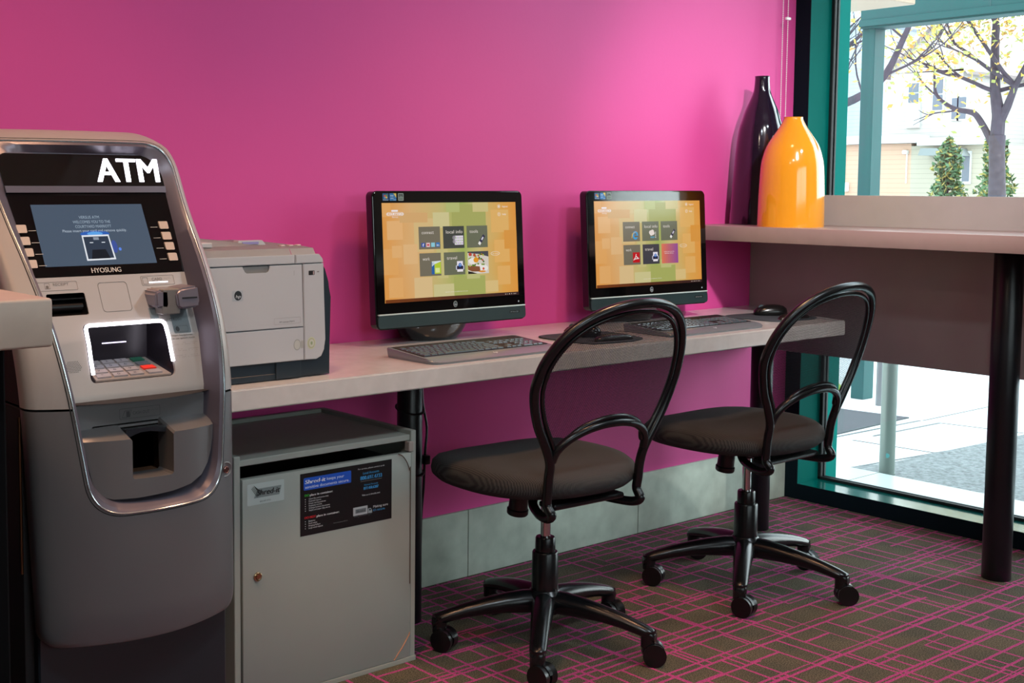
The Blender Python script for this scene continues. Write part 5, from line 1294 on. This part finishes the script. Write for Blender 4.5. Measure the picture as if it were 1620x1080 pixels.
arm = [t24(2.59, 1.52), t24(2.66, 1.66), t24(2.74, 1.79), t24(2.80, 1.84), t24(2.93, 1.87), t24(3.03, 1.92), t24(3.12, 2.0), t24(3.15, 2.10), t24(3.16, 2.30)]
tube(b, catmull(arm, 3), [.075*(1-.75*k/24) for k in range(25)], 8)
for src, nn in ((lead, 9), (right, 6)):
    for k in range(nn):
        p = src[rnd.randint(1, len(src)-1)]; grow(b, p, Vector((rnd.uniform(-.6, .6), rnd.uniform(-1, 1), rnd.uniform(.2, .9))).normalized(), rnd.uniform(1.0, 1.7), .045, 2, tips, rnd)
grow(b, Vector(t24(3.12, 2.0)), Vector((0, .8, .5)).normalized(), .8, .02, 1, [], rnd); grow(b, Vector(t24(2.93, 1.87)), Vector((0, .9, -.3)).normalized(), .6, .02, 1, [], rnd)
obj('trunk_and_branches', b, BARK, t)
b = NB(); leaves(b, tips+[Vector(p) for p in lead[2:]], 6500, rnd, .062, .42); lo_ = obj('foliage', b, LEAFM, t, smooth=0); 
t = thing('street_tree', 'bare dark branches with a few pale leaves at left', 'tree', (15, 9.6, -.15))
rnd = random.Random(23); b = NB(); tips = []
def t14(y, z): return t24(y, z, 15, 9)
tb0 = t14(3.6, 1.0); tb0.z = -.15
tube(b, [tb0, t14(3.55, 1.3), t14(3.40, 1.60)], [.16, .12, .10], 10)
l1 = [t14(3.40, 1.60), t14(3.10, 1.72), t14(2.88, 1.808), t14(2.65, 1.895), t14(2.47, 2.03), t14(2.33, 2.30), t14(2.27, 2.45), t14(2.20, 2.8)]
tube(b, catmull(l1, 3), [.075*(1-.7*k/21) for k in range(22)], 8)
l2 = [t14(3.40, 1.60), t14(3.2, 2.0), t14(3.0, 2.2), t14(2.85, 2.25), t14(2.65, 2.38), t14(2.4, 2.6)]
tube(b, catmull(l2, 3), [.05*(1-.7*k/15) for k in range(16)], 8)
for src in (l1[2:], l2[1:]):
    for k in range(12): grow(b, rnd.choice(src), Vector((rnd.uniform(-.4, .4), rnd.uniform(-1, .8), rnd.uniform(-.1, .9))).normalized(), rnd.uniform(.6, 1.1), .014, 2, tips, rnd)
obj('branches', b, BARK, t)
b = NB(); leaves(b, tips, 1100, rnd, .040, .22); obj('foliage', b, LEAFM, t, smooth=0)
def shrub(p, w, hgt, seed, label):
    rnd = random.Random(seed); t = thing('evergreen_shrub', label, 'shrub', p, 'clipped shrubs before the houses')
    b = NB(); tube(b, [p, (p[0], p[1], p[2]+hgt*.8)], [.05, .02], 7); obj('stem', b, BARK, t)
    b = NB()
    for k in range(1500):
        z = rnd.random()**.8; rr = w*.62*math.sin(PI*min(1, .12+z*.88))**.55*(.85+.25*math.sin(z*14+seed))*math.sqrt(rnd.random()); a = rnd.random()*2*PI
        c = Vector((p[0]+rr*math.cos(a), p[1]+rr*math.sin(a), p[2]+.25+z*(hgt-.25)+.1*math.sin(3*a)))
        n1 = Vector((rnd.gauss(0, 1), rnd.gauss(0, 1), rnd.gauss(0, 1))).normalized(); n2 = n1.orthogonal().normalized(); s = .085
        b.faces.new([b.verts.new(c+n1*s), b.verts.new(c+n2*s*.5), b.verts.new(c-n1*s), b.verts.new(c-n2*s*.5)]).material_index = rnd.choice((0, 0, 0, 1))
    obj('foliage', b, [mat('shrub_green', '#4f6f4c', .8), mat('shrub_olive', '#97904c', .8)], t, smooth=0)
k30 = 30/14
shrub((30, -2.7777+(4.57+2.7777)*k30, -.15), .74, 2.45, 3, 'left rounded green shrub before the beige house wall')
shrub((30, -2.7777+(4.03+2.7777)*k30, -.15), .70, 2.60, 8, 'right green shrub behind the street tree trunk')
